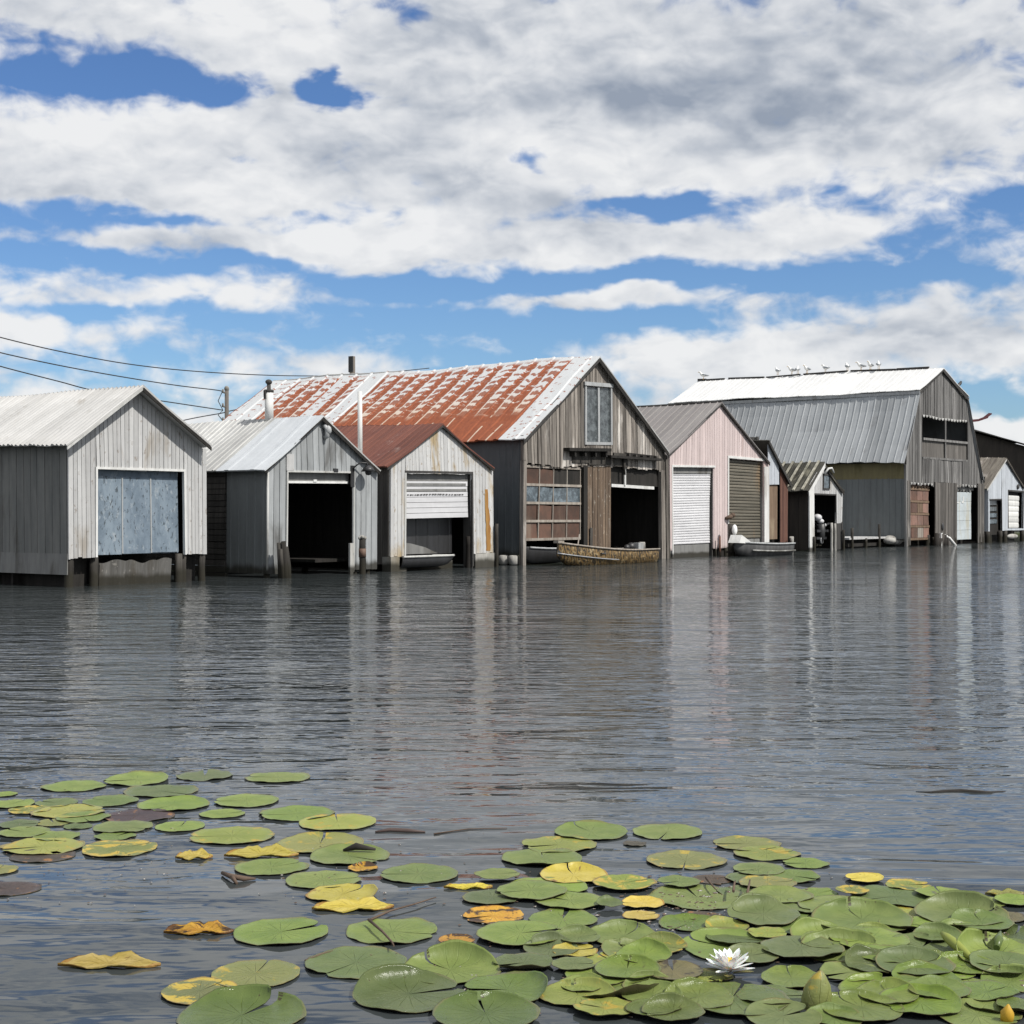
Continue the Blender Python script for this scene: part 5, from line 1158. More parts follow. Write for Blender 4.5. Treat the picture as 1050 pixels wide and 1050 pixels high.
def folded(px, py, wpx, hpx, kind, label, ang=0.0, fold=62, name='lily_pad', sunk=.0):
    """a leaf folded along its midrib, floating like a little boat"""
    x0, y0, mpp = wat(px, py); L_ = wpx * mpp / 2; rng = random.Random(int(px + py)); an = R_(ang)
    mb = MB(); n = 16; m_ = 6; f = R_(fold); W_ = hpx * mpp * 1.15
    rows = []
    for i in range(n + 1):
        u = -1 + 2 * i / n; half = W_ * (1 - abs(u) ** 2.4) ** .8 * (1 + .18 * math.sin(u * 9 + px) + .10 * math.sin(u * 23 + py) + .06 * math.sin(u * 41))
        row = []
        for s_ in (-1, 1):
            for k in range(m_ + 1):
                t = k / m_ if s_ > 0 else 1 - k / m_
                v = half * t; ff = f * .75 if s_ > 0 else f * .15
                b = s_ * v * math.cos(ff); z = .004 - sunk + v * math.sin(ff) + .006 * math.sin(u * 6 + k)
                a = u * L_
                A_, B_ = a * math.cos(an) - b * math.sin(an), a * math.sin(an) + b * math.cos(an)
                row.append((x0 + A_ * RX + B_ * FX, y0 + A_ * RY + B_ * FY, max(.002, z), u, s_ * t))
        rows.append(row)
    W1 = len(rows[0])
    for off, lay in ((0, 0), (.003, 1)):
        for row in rows:
            for p in row: i = mb.add([(p[0], p[1], p[2] - off + .003)]); mb.uv[i] = (p[3] * .9, p[4] * .9)
    nb = (n + 1) * W1
    for i in range(n):
        for k in range(W1 - 1):
            a, b, c, d = i * W1 + k, i * W1 + k + 1, (i + 1) * W1 + k + 1, (i + 1) * W1 + k
            mb.face((a, d, c, b), 0, .5, True); mb.face((nb + a, nb + b, nb + c, nb + d), 0, .5, True)
        for k in (0, W1 - 1):
            mb.face((i * W1 + k, (i + 1) * W1 + k, nb + (i + 1) * W1 + k, nb + i * W1 + k), 0, .5)
    return tag(mb.build(name, kind, None, (x0, y0, 0)), label, 'lily pad')

G, D, LI, H2, Y, O_, B, MU = 'pad_green', 'pad_deep', 'pad_lime', 'pad_half', 'pad_yellow', 'pad_orange', 'pad_brown', 'pad_muck'
# px, py, width, kind, notch, curl, curl dir, own label or None (then named from its neighbours)
pads = [
 # left patch, far side
 (76, 807, 66, G, 20, 0, 0, 'leftmost of the big green pads along the far edge of the left patch'),
 (140, 800, 72, G, 200, .05, 60, 'green pad with a torn dark rim on the far edge of the left patch'),
 (210, 796, 60, G, 100, 0, 0, 'green pad on the far edge of the left patch beside the torn rim pad'),
 (285, 798, 66, G, 170, 0, 0, 'farthest right green pad on the far edge of the left patch'),
 (165, 812, 74, G, 330, 0, 0, None), (113, 822, 60, G, 150, 0, 0, None), (178, 826, 74, G, 240, .05, 90, None),
 (253, 822, 70, G, 180, 0, 0, 'green pad with a dark beaded rim, alone right of the left cluster'),
 (228, 835, 48, G, 30, 0, 0, 'small green pad just before the beaded rim pad of the left patch'),
 (304, 835, 78, G, 200, 0, 0, 'bright green beaded pad touching the yellowish blotched pad at the right of the left patch'),
 (346, 844, 84, LI, 100, 0, 0, 'yellowish pad with brown blotch at the right tip of the left patch'),
 (238, 858, 88, LI, 190, 0, 0, 'large pale green pad on open water in the middle of the left patch'),
 (328, 866, 92, LI, 90, .05, 80, 'yellow green lily with ragged far rim, nearest before the blotched pad'),
 (44, 869, 84, LI, 200, 0, 0, 'large pale green pad at the left edge above the decayed tan leaf'),
 (122, 871, 80, H2, 40, 0, 0, 'green pad with a yellow right half in the left patch'),
 (126, 849, 62, G, 340, 0, 0, None), (185, 848, 54, G, 90, 0, 0, None), (4, 815, 28, G, 0, 0, 0, None), (12, 825, 48, G, 70, 0, 0, None), (58, 824, 46, G, 160, 0, 0, None),
 (30, 831, 44, H2, 200, 0, 0, None), (70, 833, 74, LI, 20, 0, 0, 'broad yellowish pad amid green ones in the left patch'), (85, 839, 56, G, 300, 0, 0, None), (142, 837, 72, MU, 180, 0, 0, 'dull brown sunken pad between green pads of the left patch'),
 (55, 844, 38, LI, 120, 0, 0, None), (80, 848, 30, G, 250, 0, 0, None), (20, 846, 44, G, 10, 0, 0, None), (25, 854, 54, G, 150, 0, 0, None), (58, 858, 50, G, 280, 0, 0, None), (118, 858, 44, G, 60, 0, 0, None),
 (-3, 893, 44, LI, 90, 0, 0, 'pale green pad cut by the left picture edge'),
 (44, 878, 66, MU, 90, 0, 0, 'decayed tan and black leaf before the large pale pad at the left'),
 (8, 912, 66, MU, 160, 0, 0, 'sunken brown rotted leaf at the left edge of the picture'),
 (278, 890, 76, G, 40, 0, 0, 'green pad against the near side of the folded yellow leaf'),
 (358, 879, 84, G, 330, .08, 90, 'green pad with a dark torn far rim beside the small yellow brown leaf'),
 (372, 891, 32, O_, 120, .15, 90, 'small yellow brown leaf lodged between green pads'),
 (331, 903, 80, G, 15, 0, 0, 'round green pad with small dark centre before the torn rim pad'),
 (430, 897, 84, G, 180, 0, 0, 'lone round green pad right of the small yellow brown leaf'),
 (352, 918, 76, Y, 60, .1, 20, 'yellow green leaf half sunk behind the pointed yellow leaf'),
 (288, 957, 102, G, 30, 0, 0, 'large green pad on open water with cleft pointing right, left of the twig'),
 (402, 956, 98, G, 348, 0, 0, 'large green pad with wide cleft to the right and twig lying over it'),
 (365, 988, 110, G, 235, 0, 0, 'large round green pad with a cleft toward the near side on open water'),
 (262, 1000, 96, LI, 82, 0, 0, 'yellow tinged green pad with a deep cleft on its far side'),
 (205, 1018, 84, H2, 60, .0, 0, 'speckled yellow sunken leaf at the lower left'),
 (248, 1042, 132, D, 60, .16, 80, 'huge dark green pad with curled bright rim at the lower left'),
 (506, 940, 66, O_, 200, .05, 90, 'orange rotting ragged leaf left of the centre pads'),
 (468, 967, 38, O_, 20, .05, 90, 'small shredded yellow orange leaf on open water'),
 # centre patch
 (606, 854, 82, G, 120, .06, 90, 'far green pad with raised dark flap on the far edge of the centre patch'),
 (684, 854, 76, G, 250, 0, 0, 'farthest right green pad on the far edge of the centre patch'),
 (573, 867, 80, LI, 200, 0, 0, 'yellowish green oval pad before the pad with the raised flap'),
 (556, 881, 86, G, 90, .05, 270, 'dark beaded green pad creased across its middle'),
 (651, 866, 24, B, 0, 0, 0, 'tiny sunken pad between the far pads of the centre patch'),
 (703, 883, 84, LI, 260, 0, 0, 'pale shining pad alone on open water at the centre right'),
 (588, 899, 72, Y, 100, .12, 90, 'big bright yellow leaf behind the green pads of the centre patch'),
 (640, 909, 66, H2, 30, 0, 0, None), (561, 912, 90, G, 330, 0, 0, None), (584, 926, 72, G, 150, 0, 0, None), (510, 901, 48, G, 20, 0, 0, None), (505, 922, 62, G, 330, 0, 0, None),
 (545, 917, 76, G, 200, 0, 0, None), (577, 943, 76, G, 80, 0, 0, None), (659, 929, 44, Y, 180, .1, 90, 'short bright yellow leaf on dark water in the centre patch'),
 (625, 931, 30, G, 0, 0, 0, None), (657, 941, 38, Y, 20, 0, 0, 'small yellow and green leaf before the short bright yellow leaf'),
 (534, 961, 94, G, 20, 0, 0, None), (462, 996, 104, G, 130, .06, 100, None), (537, 991, 68, D, 200, .14, 270, None),
 (419, 1021, 120, D, 20, .22, 120, 'big glossy dark pad with upcurled white edged rim left of the near centre'),
 (520, 1017, 98, D, 180, .14, 20, 'big glossy pad with a dark folded lobe on its right at the near centre'),
 (498, 1045, 112, D, 100, .12, 90, 'bright green pad cut by the bottom edge left of centre'),
 (629, 1014, 102, D, 30, .2, 300, 'big dark green pad with a raised dark right rim at the near centre'),
 (620, 1038, 66, LI, 150, .08, 240, 'yellowish pad at the bottom edge below the raised dark rim pad'), (670, 1040, 58, D, 0, .12, 100, None),
 (640, 962, 74, G, 60, 0, 0, None), (588, 993, 46, G, 0, 0, 0, None), (628, 987, 62, LI, 120, 0, 0, None), (678, 973, 54, LI, 330, 0, 0, None), (594, 966, 46, G, 20, .1, 90, None),
 (589, 977, 48, Y, 20, .05, 90, 'yellow leaf under green pads at the centre of the near patch'),
 (696, 908, 46, G, 210, 0, 0, None), (715, 921, 102, G, 100, 0, 0, None),
 (765, 866, 70, LI, 180, 0, 0, 'farthest yellow green pad of the right patch'), (786, 876, 68, LI, 20, 0, 0, 'yellow green pad overlapped by the farthest pad of the right patch'),
 (778, 893, 56, G, 200, 0, 0, None), (826, 886, 48, G, 180, 0, 0, None), (779, 902, 70, G, 90, 0, 0, None), (787, 908, 58, LI, 10, 0, 0, None),
 (730, 902, 42, MU, 30, 0, 0, 'brown decaying leaf at the far side of the right patch'), (814, 900, 56, G, 330, 0, 0, None), (800, 922, 66, G, 200, .05, 90, None), (838, 917, 46, G, 30, 0, 0, None),
 (887, 903, 42, Y, 200, .05, 0, 'round yellow leaf on the far edge of the right patch by open water'), (874, 917, 36, H2, 90, 0, 0, None), (931, 909, 48, H2, 0, 0, 0, 'yellow pad right of the round yellow leaf on the far edge of the right patch'),
 (783, 942, 80, G, 160, 0, 0, None), (820, 947, 104, G, 60, 0, 0, None), (864, 933, 92, G, 200, 0, 0, None), (884, 949, 104, G, 100, 0, 0, None), (745, 952, 46, LI, 200, 0, 0, None), (787, 961, 42, LI, 0, 0, 0, 'small yellow green oval pad right of the lone dark gap near the white flower'),
 (747, 972, 104, G, 150, .10, 100, 'green pad with a glossy raised far rim directly behind the white flower'),
 (750, 1028, 118, D, 70, .03, 200, 'large round pad with its cleft pointing away, directly before the white flower'),
 (822, 978, 88, G, 20, .05, 270, None), (812, 1006, 66, D, 90, .10, 90, None), (690, 1000, 64, B, 90, .05, 90, 'brown tinged pad left of the white flower'), (724, 1003, 58, LI, 300, 0, 0, None), (803, 1046, 84, G, 30, .1, 90, None), (690, 1044, 64, D, 200, .1, 90, None),
 (918, 921, 88, G, 200, 0, 0, None), (965, 920, 54, G, 90, .05, 200, None), (1008, 926, 48, G, 180, 0, 0, None), (1040, 926, 42, G, 0, .05, 90, None), (986, 943, 96, G, 20, 0, 0, None), (1036, 942, 38, B, 100, 0, 0, 'small brown pad at the right edge near the far side of the right patch'),
 (932, 952, 62, G, 330, 0, 0, None), (993, 961, 74, G, 150, .05, 40, None), (946, 974, 76, G, 60, .12, 60, 'green pad with a raised shadowed far rim left of the rolled leaf'), (892, 969, 84, G, 200, 0, 0, None), (866, 978, 92, G, 20, .08, 270, None), (1026, 984, 96, G, 100, 0, 0, None), (1040, 960, 60, D, 60, .1, 60, None),
 (992, 994, 64, D, 180, .2, 100, 'dark upcurled pad just before the tip of the rolled leaf'), (938, 995, 80, G, 30, .10, 90, None), (872, 1000, 66, G, 200, .06, 90, None), (950, 1008, 76, D, 300, .18, 110, None), (1036, 1008, 64, G, 100, 0, 0, None), (1012, 1021, 70, D, 30, .12, 280, None), (962, 1021, 66, G, 180, .1, 80, None),
 (898, 1017, 76, D, 60, .14, 90, None), (944, 1033, 86, D, 200, .16, 60, None), (1002, 1042, 88, G, 330, .05, 90, None), (884, 1038, 86, D, 120, .14, 90, None), (1047, 1037, 50, D, 0, .12, 180, None), (855, 1046, 60, G, 0, .1, 60, None),
 (720, 940, 40, MU, 0, 0, 0, 'patch of brown decayed leaf on the dark gap in the right patch'), (920, 938, 60, LI, 90, 0, 0, None), (845, 962, 70, G, 250, 0, 0, None), (910, 985, 60, G, 10, .05, 90, None), (975, 1000, 50, G, 10, .05, 90, None), (700, 955, 0, G, 0, 0, 0, None), (770, 985, 56, G, 30, .04, 90, None), (760, 915, 50, G, 30, 0, 0, None), (830, 932, 60, G, 140, 0, 0, None),
 (600, 1000, 0, G, 0, 0, 0, None), (660, 985, 60, G, 210, .04, 90, None), (690, 930, 0, G, 0, 0, 0, None), (565, 975, 60, G, 150, 0, 0, None), (1045, 975, 50, G, 150, .06, 90, None), (960, 985, 46, D, 190, .12, 90, None),
]
pads = [p for p in pads if p[2] > 0]

rng = random.Random(12); occ = [(p[0], p[1]) for p in pads]; nadd = 0
while nadd < 22:
    px = rng.uniform(585, 1050); py = rng.uniform(945, 1046)
    if py < 925 + (1050 - px) * .06 or abs(px - 748) < 60 and abs(py - 998) < 26 or abs(px - 838) < 30 and abs(py - 1012) < 26: continue
    if min((px - a) ** 2 + (3.2 * (py - b)) ** 2 for a, b in occ) < 26 ** 2: continue
    occ.append((px, py)); nadd += 1
    pads.append((px, py, rng.uniform(.10, .165) * (py - HZ), rng.choice((G, G, G, D, D, LI)), None, rng.choice((0, .1, .16)), rng.uniform(50, 130), None))
anchors = [(747, 995, 'the white flower'), (838, 1010, 'the upright curled leaf'), (985, 972, 'the rolled green leaf'), (588, 899, 'the big bright yellow leaf'), (659, 929, 'the short bright yellow leaf'), (887, 903, 'the round yellow leaf'), (703, 883, 'the pale shining pad'), (747, 972, 'the raised rim pad behind the flower'), (70, 833, 'the broad yellowish pad'), (122, 871, 'the half yellow pad'), (142, 837, 'the dull brown pad'), (44, 869, 'the large pale pad at the left edge'),
 (506, 940, 'the orange rotting leaf'), (629, 1014, 'the big dark raised rim pad'), (520, 1017, 'the glossy pad with a folded lobe'), (556, 881, 'the creased beaded pad'), (765, 866, 'the farthest yellow green pad'), (730, 902, 'the brown decaying leaf'), (787, 961, 'the small oval yellow green pad'), (1036, 942, 'the small brown pad at the right edge'), (946, 974, 'the pad with a raised far rim'), (992, 994, 'the dark upcurled pad'), (750, 1028, 'the large pad before the flower'), (690, 1000, 'the brown tinged pad'), (589, 977, 'the yellow leaf under pads'), (931, 909, 'the yellow far edge pad'), (140, 800, 'the far torn rim pad')]
def rel(dx, dy):
    if abs(dy) * 2.6 < abs(dx) * .6: return 'left of' if dx < 0 else 'right of'
    v = 'behind' if dy < 0 else 'before'
    if abs(dx) < 22: return 'directly ' + v
    return ('left and ' if dx < 0 else 'right and ') + v
words = {G: 'green', D: 'glossy dark green', LI: 'yellowish green', H2: 'yellow blotched green', B: 'brownish', MU: 'decayed brown', Y: 'yellow', O_: 'orange'}
taken = {}
order = ['nearest', 'second nearest', 'third nearest', 'fourth nearest', 'fifth nearest']
auto = []
for i, p in enumerate(pads):
    if p[7]: continue
    best = sorted(anchors, key=lambda a: (a[0] - p[0]) ** 2 + (2.6 * (a[1] - p[1])) ** 2)[0]
    size = 'small ' if p[2] * 1.0 / (p[1] - HZ) < .155 else ('big ' if p[2] / (p[1] - HZ) > .215 else '')
    key = size + words[p[3]] + '|' + rel(p[0] - best[0], p[1] - best[1]) + ' ' + best[2]
    auto.append((key, math.hypot(p[0] - best[0], 2.6 * (p[1] - best[1])), i))
labels = {}
for key in sorted(set(a[0] for a in auto)):
    g_ = sorted(a for a in auto if a[0] == key); ap_, wh = key.split('|')
    for k, a in enumerate(g_):
        labels[a[2]] = (ap_ + ' pad ' + wh) if len(g_) == 1 else (order[k] + ' ' + ap_ + ' pad ' + wh)
rng = random.Random(77)
byrow = sorted(range(len(pads)), key=lambda i: pads[i][1])
for rank, i in enumerate(byrow):
    px, py, w, kind, notch, curl, cd, lab = pads[i]
    if not lab and px > 400 and py > 930 and curl < .13 and kind in (G, D, LI) and (i * 5) % 7 < 4: curl, cd = (.16 + .025 * (i % 6), 60 + (i * 37) % 70) if i % 3 else (.07 + .015 * (i % 4), 235 + (i * 31) % 80)
    lift = (.0008 * (i % 4)) + (0.0042 * ((i * 7) % 5) if px > 430 and py > 890 else 0)
    if kind in (MU,): lift = -.003
    lily(px, py, w * .97, kind, lab or ('lily pad, ' + labels[i]).replace('lily pad, ', '').replace(' pad ', ' lily pad ', 1), notch, curl, cd, lift=lift, group='lily pads floating on the water')

folded(199, 880, 38, 9, Y, 'short folded yellow leaf on open water of the left patch', 8, 40)
folded(268, 878, 76, 10, Y, 'long folded bright yellow leaf with pale crumpled tip', 4, 55)
folded(362, 932, 84, 13, Y, 'pointed yellow leaf with a twig at its right tip', 6, 30)
folded(112, 991, 106, 11, Y, 'boat shaped folded yellow leaf alone at the lower left', 0, 60)
folded(204, 957, 72, 9, O_, 'rolled rusty yellow leaf left of the large cleft pad', 3, 75)
folded(480, 911, 50, 5, Y, 'thin yellow leaf sliver poking from under a green pad', 3, 30)
folded(1030, 918, 40, 5, LI, 'thin folded leaf rim at the far right edge of the pads', 0, 40)

# flower
fx, fy, mpp = wat(748, 1001); fr_ = 23 * mpp
t = thing('water_lily_flower', (fx, fy, 0), 'white water lily flower open among the green pads', 'flower')
def petal(an, tiltp, L_, W_, z0, mat, name):
    mb = MB(); n = 7; m_ = 4; ca, sa = math.cos(an), math.sin(an)
    for lay in (0, .0015):
        for i in range(n + 1):
            u = i / n; w = W_ * (math.sin(math.pi * min(1, u * .86 + .10)) ** .8) * (1 if u < 1 else .15)
            th = tiltp + .25 * u
            d = L_ * u * math.cos(tiltp) ; z = z0 + L_ * u * math.sin(tiltp) + .10 * L_ * u * u * (1 if tiltp < .8 else -.3)
            for k in range(-m_ // 2, m_ // 2 + 1):
                b = w * k / (m_ / 2); zz = z + .22 * abs(b) * abs(b) / max(W_, 1e-4) - lay
                mb.add([(fx + (d + .01) * ca - b * sa, fy + (d + .01) * sa + b * ca, zz)])
    W1 = m_ + 1; nb = (n + 1) * W1
    for i in range(n):
        for k in range(m_):
            a, b, c, d = i * W1 + k, i * W1 + k + 1, (i + 1) * W1 + k + 1, (i + 1) * W1 + k
            mb.face((a, b, c, d), 0, .5, True); mb.face((nb + d, nb + c, nb + b, nb + a), 0, .5, True)
    mb.part(name, mat, t)
rng = random.Random(4)
for (n_, tp, Lq, Wq, z0) in ((4, .10, 1.05, .20, .020), (8, .28, 1.0, .19, .026), (8, .62, .92, .17, .032), (7, .95, .80, .15, .036), (5, 1.22, .62, .12, .038)):
    for k in range(n_):
        petal(2 * math.pi * (k + .5 * (n_ % 2)) / n_ + rng.uniform(-.15, .15) + tp, tp + rng.uniform(-.07, .07), fr_ * Lq, fr_ * Wq, z0, 'petal', 'petal')
for k in range(4): petal(math.pi / 2 * k + .4, .05, fr_ * .95, fr_ * .2, .012, 'sepal', 'sepal')
mb = MB()
for k in range(26):
    an = k * 2.4; q = .022 * math.sqrt(k / 26); mb.tube([(fx + q * .5 * math.cos(an), fy + q * .5 * math.sin(an), .035), (fx + q * math.cos(an), fy + q * math.sin(an), .035 + .026)], .0022, 4)
mb.part('stamens', 'stamen', t)

# upright curled leaf and rolled leaf
x0, y0, mpp = wat(837, 1033)
mb = MB(); n = 16; m_ = 14; h_ = 41 * mpp; r_ = 15.5 * mpp
for lay in (0, .003):
    for i in range(n + 1):
        u = i / n; rr_ = r_ * (1 - u ** 2.4) ** .75 * (1.0 - .12 * math.sin(u * 9) * .3) + .002
        lean = (.30 * u * u) * r_
        for k in range(m_ + 1):
            an = R_(150 + 240 * k / m_); cr = 1 + .03 * math.sin(k * 2.2 + u * 20)
            a, b = (rr_ - lay) * cr * math.cos(an) + lean, (rr_ - lay) * cr * .8 * math.sin(an) + lean * .3
            i_ = mb.add([(x0 + a * RX + b * FX, y0 + a * RY + b * FY, -.01 + h_ * u)]); mb.uv[i_] = (u, k / m_ - .5)
W1 = m_ + 1; nb = (n + 1) * W1
for i in range(n):
    for k in range(m_):
        a, b, c, d = i * W1 + k, i * W1 + k + 1, (i + 1) * W1 + k + 1, (i + 1) * W1 + k
        mb.face((a, b, c, d), 0, .5, True); mb.face((nb + d, nb + c, nb + b, nb + a), 0, .5, True)
    for k in (0, m_): mb.face((i * W1 + k, (i + 1) * W1 + k, nb + (i + 1) * W1 + k, nb + i * W1 + k), 0)
tag(mb.build('curled_leaf', 'pad_lime', None, (x0, y0, 0)), 'upright yellow green leaf curled to a point, standing above the pads', 'leaf')
def water_pt(px, py, z):
    Z = F * (CH - z) / (py - HZ); X = (px - 525) / F * Z
    return (CAMX + RX * X + FX * Z, CAMY + RY * X + FY * Z, z)
mb = MB(); a = water_pt(966, 957, .055); b = water_pt(998, 984, .02); q = [tuple(a[i] + (b[i] - a[i]) * k / 6 for i in range(3)) for k in range(7)]
mb.tube(q, [.008, .016, .019, .019, .017, .013, .006], 9)
for i in range(len(mb.v)): mb.uv[i] = (.3, .2)
tag(mb.build('rolled_leaf', 'pad_lime', None, a), 'rolled up young green leaf slanting across the right pads', 'leaf')
mb = MB(); a = water_pt(1022, 972, .03); b = water_pt(1026, 955, .06)
mb.tube([a, tuple((a[i] + b[i]) / 2 for i in range(3)), b], [.012, .017, .003], 8)
for i in range(len(mb.v)): mb.uv[i] = (.3, .2)
tag(mb.build('leaf_bud', 'pad_deep', None, a), 'small upright green leaf bud near the right edge', 'leaf')
mb = MB(); a = water_pt(1032, 1048, .0); b = water_pt(1034, 1030, .06)
mb.tube([a, tuple((a[i] + b[i]) / 2 for i in range(3)), b], [.02, .022, .003], 8)
for i in range(len(mb.v)): mb.uv[i] = (.3, .2)
tag(mb.build('leaf_bud', 'pad_orange', None, a), 'small brown orange folded bud at the lower right corner', 'leaf')
mb = MB(); a = water_pt(708 + 12, 1004, .0)
# floating twigs, logs and scraps
def stick(pts, r, label, z=.012, name='twig', mat='twig_brown', cat='twig'):
    w = [water_pt(px, py, z) for px, py in pts]; mb = MB(); mb.tube(w, [r * (1 - .5 * i / (len(w) - 1)) for i in range(len(w))], 6)
    return tag(mb.build(name, mat, None, w[0]), label, cat)
stick([(380, 943), (400, 934), (425, 927), (447, 920)], .005, 'dark twig floating from the pointed yellow leaf toward the right', .014)
stick([(378, 943), (392, 955), (402, 966), (404, 970)], .006, 'thin twig lying across the large cleft pad', .03)
stick([(313, 985), (330, 978), (352, 972)], .004, 'thin pale stem trailing left of the large round pad', .004)
stick([(300, 985), (345, 972), (372, 968)], .0035, 'faint stem in the water behind the large round pad', .003) if False else None
stick([(445, 855), (480, 850), (520, 849)], .004, 'thin dark floating stem far out before the centre patch', .004)
stick([(724, 900), (728, 905), (734, 912)], .006, 'short brown stalk sticking from the brown decaying leaf', .03)
stick([(752, 914), (753, 906), (754, 903)], .006, 'left of two dark stalks standing in the right patch', .05)
stick([(766, 917), (768, 908), (769, 902)], .006, 'right of two dark stalks standing in the right patch', .05)
for (px, py, L_, lab) in ((985, 812, 92, 'long black waterlogged log floating far right of the pads'), (615, 804, 110, 'dim sunken log breaking the surface before the big boathouse reflection')):
    w = [water_pt(px - L_ / 2 + L_ * k / 6, py + (.8 * math.sin(k * 1.7)), .0) for k in range(7)]
    mb = MB(); mb.tube(w, [.003, .008, .012, .013, .012, .008, .003] if px > 800 else [.001, .003, .004, .004, .004, .003, .001], 7)
    tag(mb.build('log', 'driftwood', None, w[3]), lab, 'log')
w = [water_pt(228, 895, .01), water_pt(238, 899, .02), water_pt(250, 901, .012), water_pt(262, 901, .006)]
mb = MB(); mb.tube(w, [.008, .012, .012, .004], 7); mb.tube([w[1], water_pt(243, 906, .004)], [.012, .006], 6); tag(mb.build('driftwood', 'twig_brown', None, w[0]), 'dark forked piece of driftwood left of the green pad by the folded yellow leaf', 'wood')
w = [water_pt(385, 853, .004), water_pt(400, 851, .006), water_pt(418, 852, .006), water_pt(436, 853, .004)]
mb = MB(); mb.tube(w, [.005, .011, .012, .004], 8); tag(mb.build('root_clump', 'pad_muck', None, w[0]), 'reddish brown root clump floating right of the yellowish blotched pad', 'root')
w = [water_pt(352, 872, .01), water_pt(365, 868, .03), water_pt(385, 871, .02)]
mb = MB(); mb.tube(w, [.006, .018, .006], 7); tag(mb.build('root_clump', 'driftwood', None, w[0]), 'black root clump touching the torn rim pad', 'root')
# uncountable scraps between the leaves
mb = MB(); rng = random.Random(21)
zones = [((640, 760), (905, 960), 230), ((470, 900), (890, 1045), 260), ((380, 520), (845, 1000), 60), ((0, 180), (800, 930), 120), ((880, 1050), (920, 1045), 160), ((250, 400), (860, 930), 60)]
for (xr, yr, n_) in zones:
    for _ in range(n_):
        px, py = rng.uniform(*xr), rng.uniform(*yr); x_, y_, mpp = wat(px, py); s_ = rng.uniform(.003, .016) * (1 if n_ > 150 else .7); an = rng.uniform(0, 6.28); el = rng.uniform(.2, 1)
        k = 5; b = mb.add([(x_ + s_ * math.cos(an + 2 * math.pi * i / k) * (1 if i % 2 else .6), y_ + s_ * el * math.sin(an + 2 * math.pi * i / k), .003 + rng.random() * .002) for i in range(k)] + [(x_, y_, .006)])
        for i in range(k): mb.face((b + i, b + (i + 1) % k, b + k), 0 if rng.random() < .85 else 1, rng.random())
o = mb.build('plant_debris', ['twig_brown', 'float_white'], None, (0, 0, 0)); tag(o, 'scattered brown and pale plant scraps floating between the lily pads', 'debris', kind='stuff')
# ================================================================== camera, sky and sun
cam = bpy.data.objects.new('camera', bpy.data.cameras.new('camera')); COL.objects.link(cam); scene.camera = cam
cam.location = (CAMX, CAMY, CH); cam.rotation_euler = (R_(90), 0, math.atan2(FY, FX) - math.pi / 2)
cam.data.sensor_width = 36; cam.data.lens = 36 * F / 1050; cam.data.clip_end = 4000; cam.data.clip_start = .05

SUN_AZ, SUN_EL = math.atan2(-1, .07), R_(48)
sd = Vector((math.cos(SUN_AZ) * math.cos(SUN_EL), math.sin(SUN_AZ) * math.cos(SUN_EL), math.sin(SUN_EL)))
sl = bpy.data.lights.new('sun', 'SUN'); sl.energy = SUN_E; sl.angle = R_(.53); sl.color = (1, .96, .90)
so = bpy.data.objects.new('sun', sl); COL.objects.link(so); so.rotation_euler = (-sd).to_track_quat('-Z', 'Y').to_euler(); so.location = (0, -20, 40)

w = bpy.data.worlds.new('World'); scene.world = w; w.use_nodes = True; nt = w.node_tree; nt.nodes.clear()
out = N(nt, 'ShaderNodeOutputWorld')
sky = N(nt, 'ShaderNodeTexSky', sky_type='NISHITA', sun_disc=False)
sky.sun_elevation = SUN_EL; sky.sun_rotation = math.pi / 2 - SUN_AZ; sky.altitude = 300; sky.dust_density = .6; sky.ozone_density = 2.0
tc = N(nt, 'ShaderNodeTexCoord').outputs['Generated']
sp = N(nt, 'ShaderNodeSeparateXYZ', {0: N(nt, 'ShaderNodeVectorMath', {0: tc}, operation='NORMALIZE').outputs[0]})
# compass angle (degrees from the direction across the row to the far end) and elevation in degrees
ca = mth(nt, 'ADD', mth(nt, 'MULTIPLY', sp.outputs[0], FX), mth(nt, 'MULTIPLY', sp.outputs[1], FY))
cb = mth(nt, 'ADD', mth(nt, 'MULTIPLY', sp.outputs[0], RX), mth(nt, 'MULTIPLY', sp.outputs[1], RY))
AZ = mth(nt, 'MULTIPLY', mth(nt, 'ARCTAN2', cb, ca), 180 / math.pi)
EL = mth(nt, 'MULTIPLY', mth(nt, 'ARCSINE', sp.outputs[2]), 180 / math.pi)
P = N(nt, 'ShaderNodeCombineXYZ', {0: AZ, 1: EL}).outputs[0]
wx = noise(nt, P, .22, 4, .6, 0, (.8, 1.6, 1), (31, 7, 0)); wy = noise(nt, P, .22, 4, .6, 0, (.8, 1.6, 1), (3, 57, 0))
wx2 = noise(nt, P, .9, 3, .6, 0, (.8, 1.6, 1), (11, 7, 0))
AZw = mth(nt, 'ADD', AZ, mth(nt, 'MULTIPLY_ADD', wx, 4.5, mth(nt, 'MULTIPLY_ADD', wx2, 1.2, -2.85))); ELw = mth(nt, 'ADD', EL, mth(nt, 'MULTIPLY_ADD', wy, 2.4, -1.2))
def ang(px, py):
    a = math.atan((px - 525) / F); return math.degrees(a), math.degrees(math.atan((HZ - py) / F * math.cos(a)))
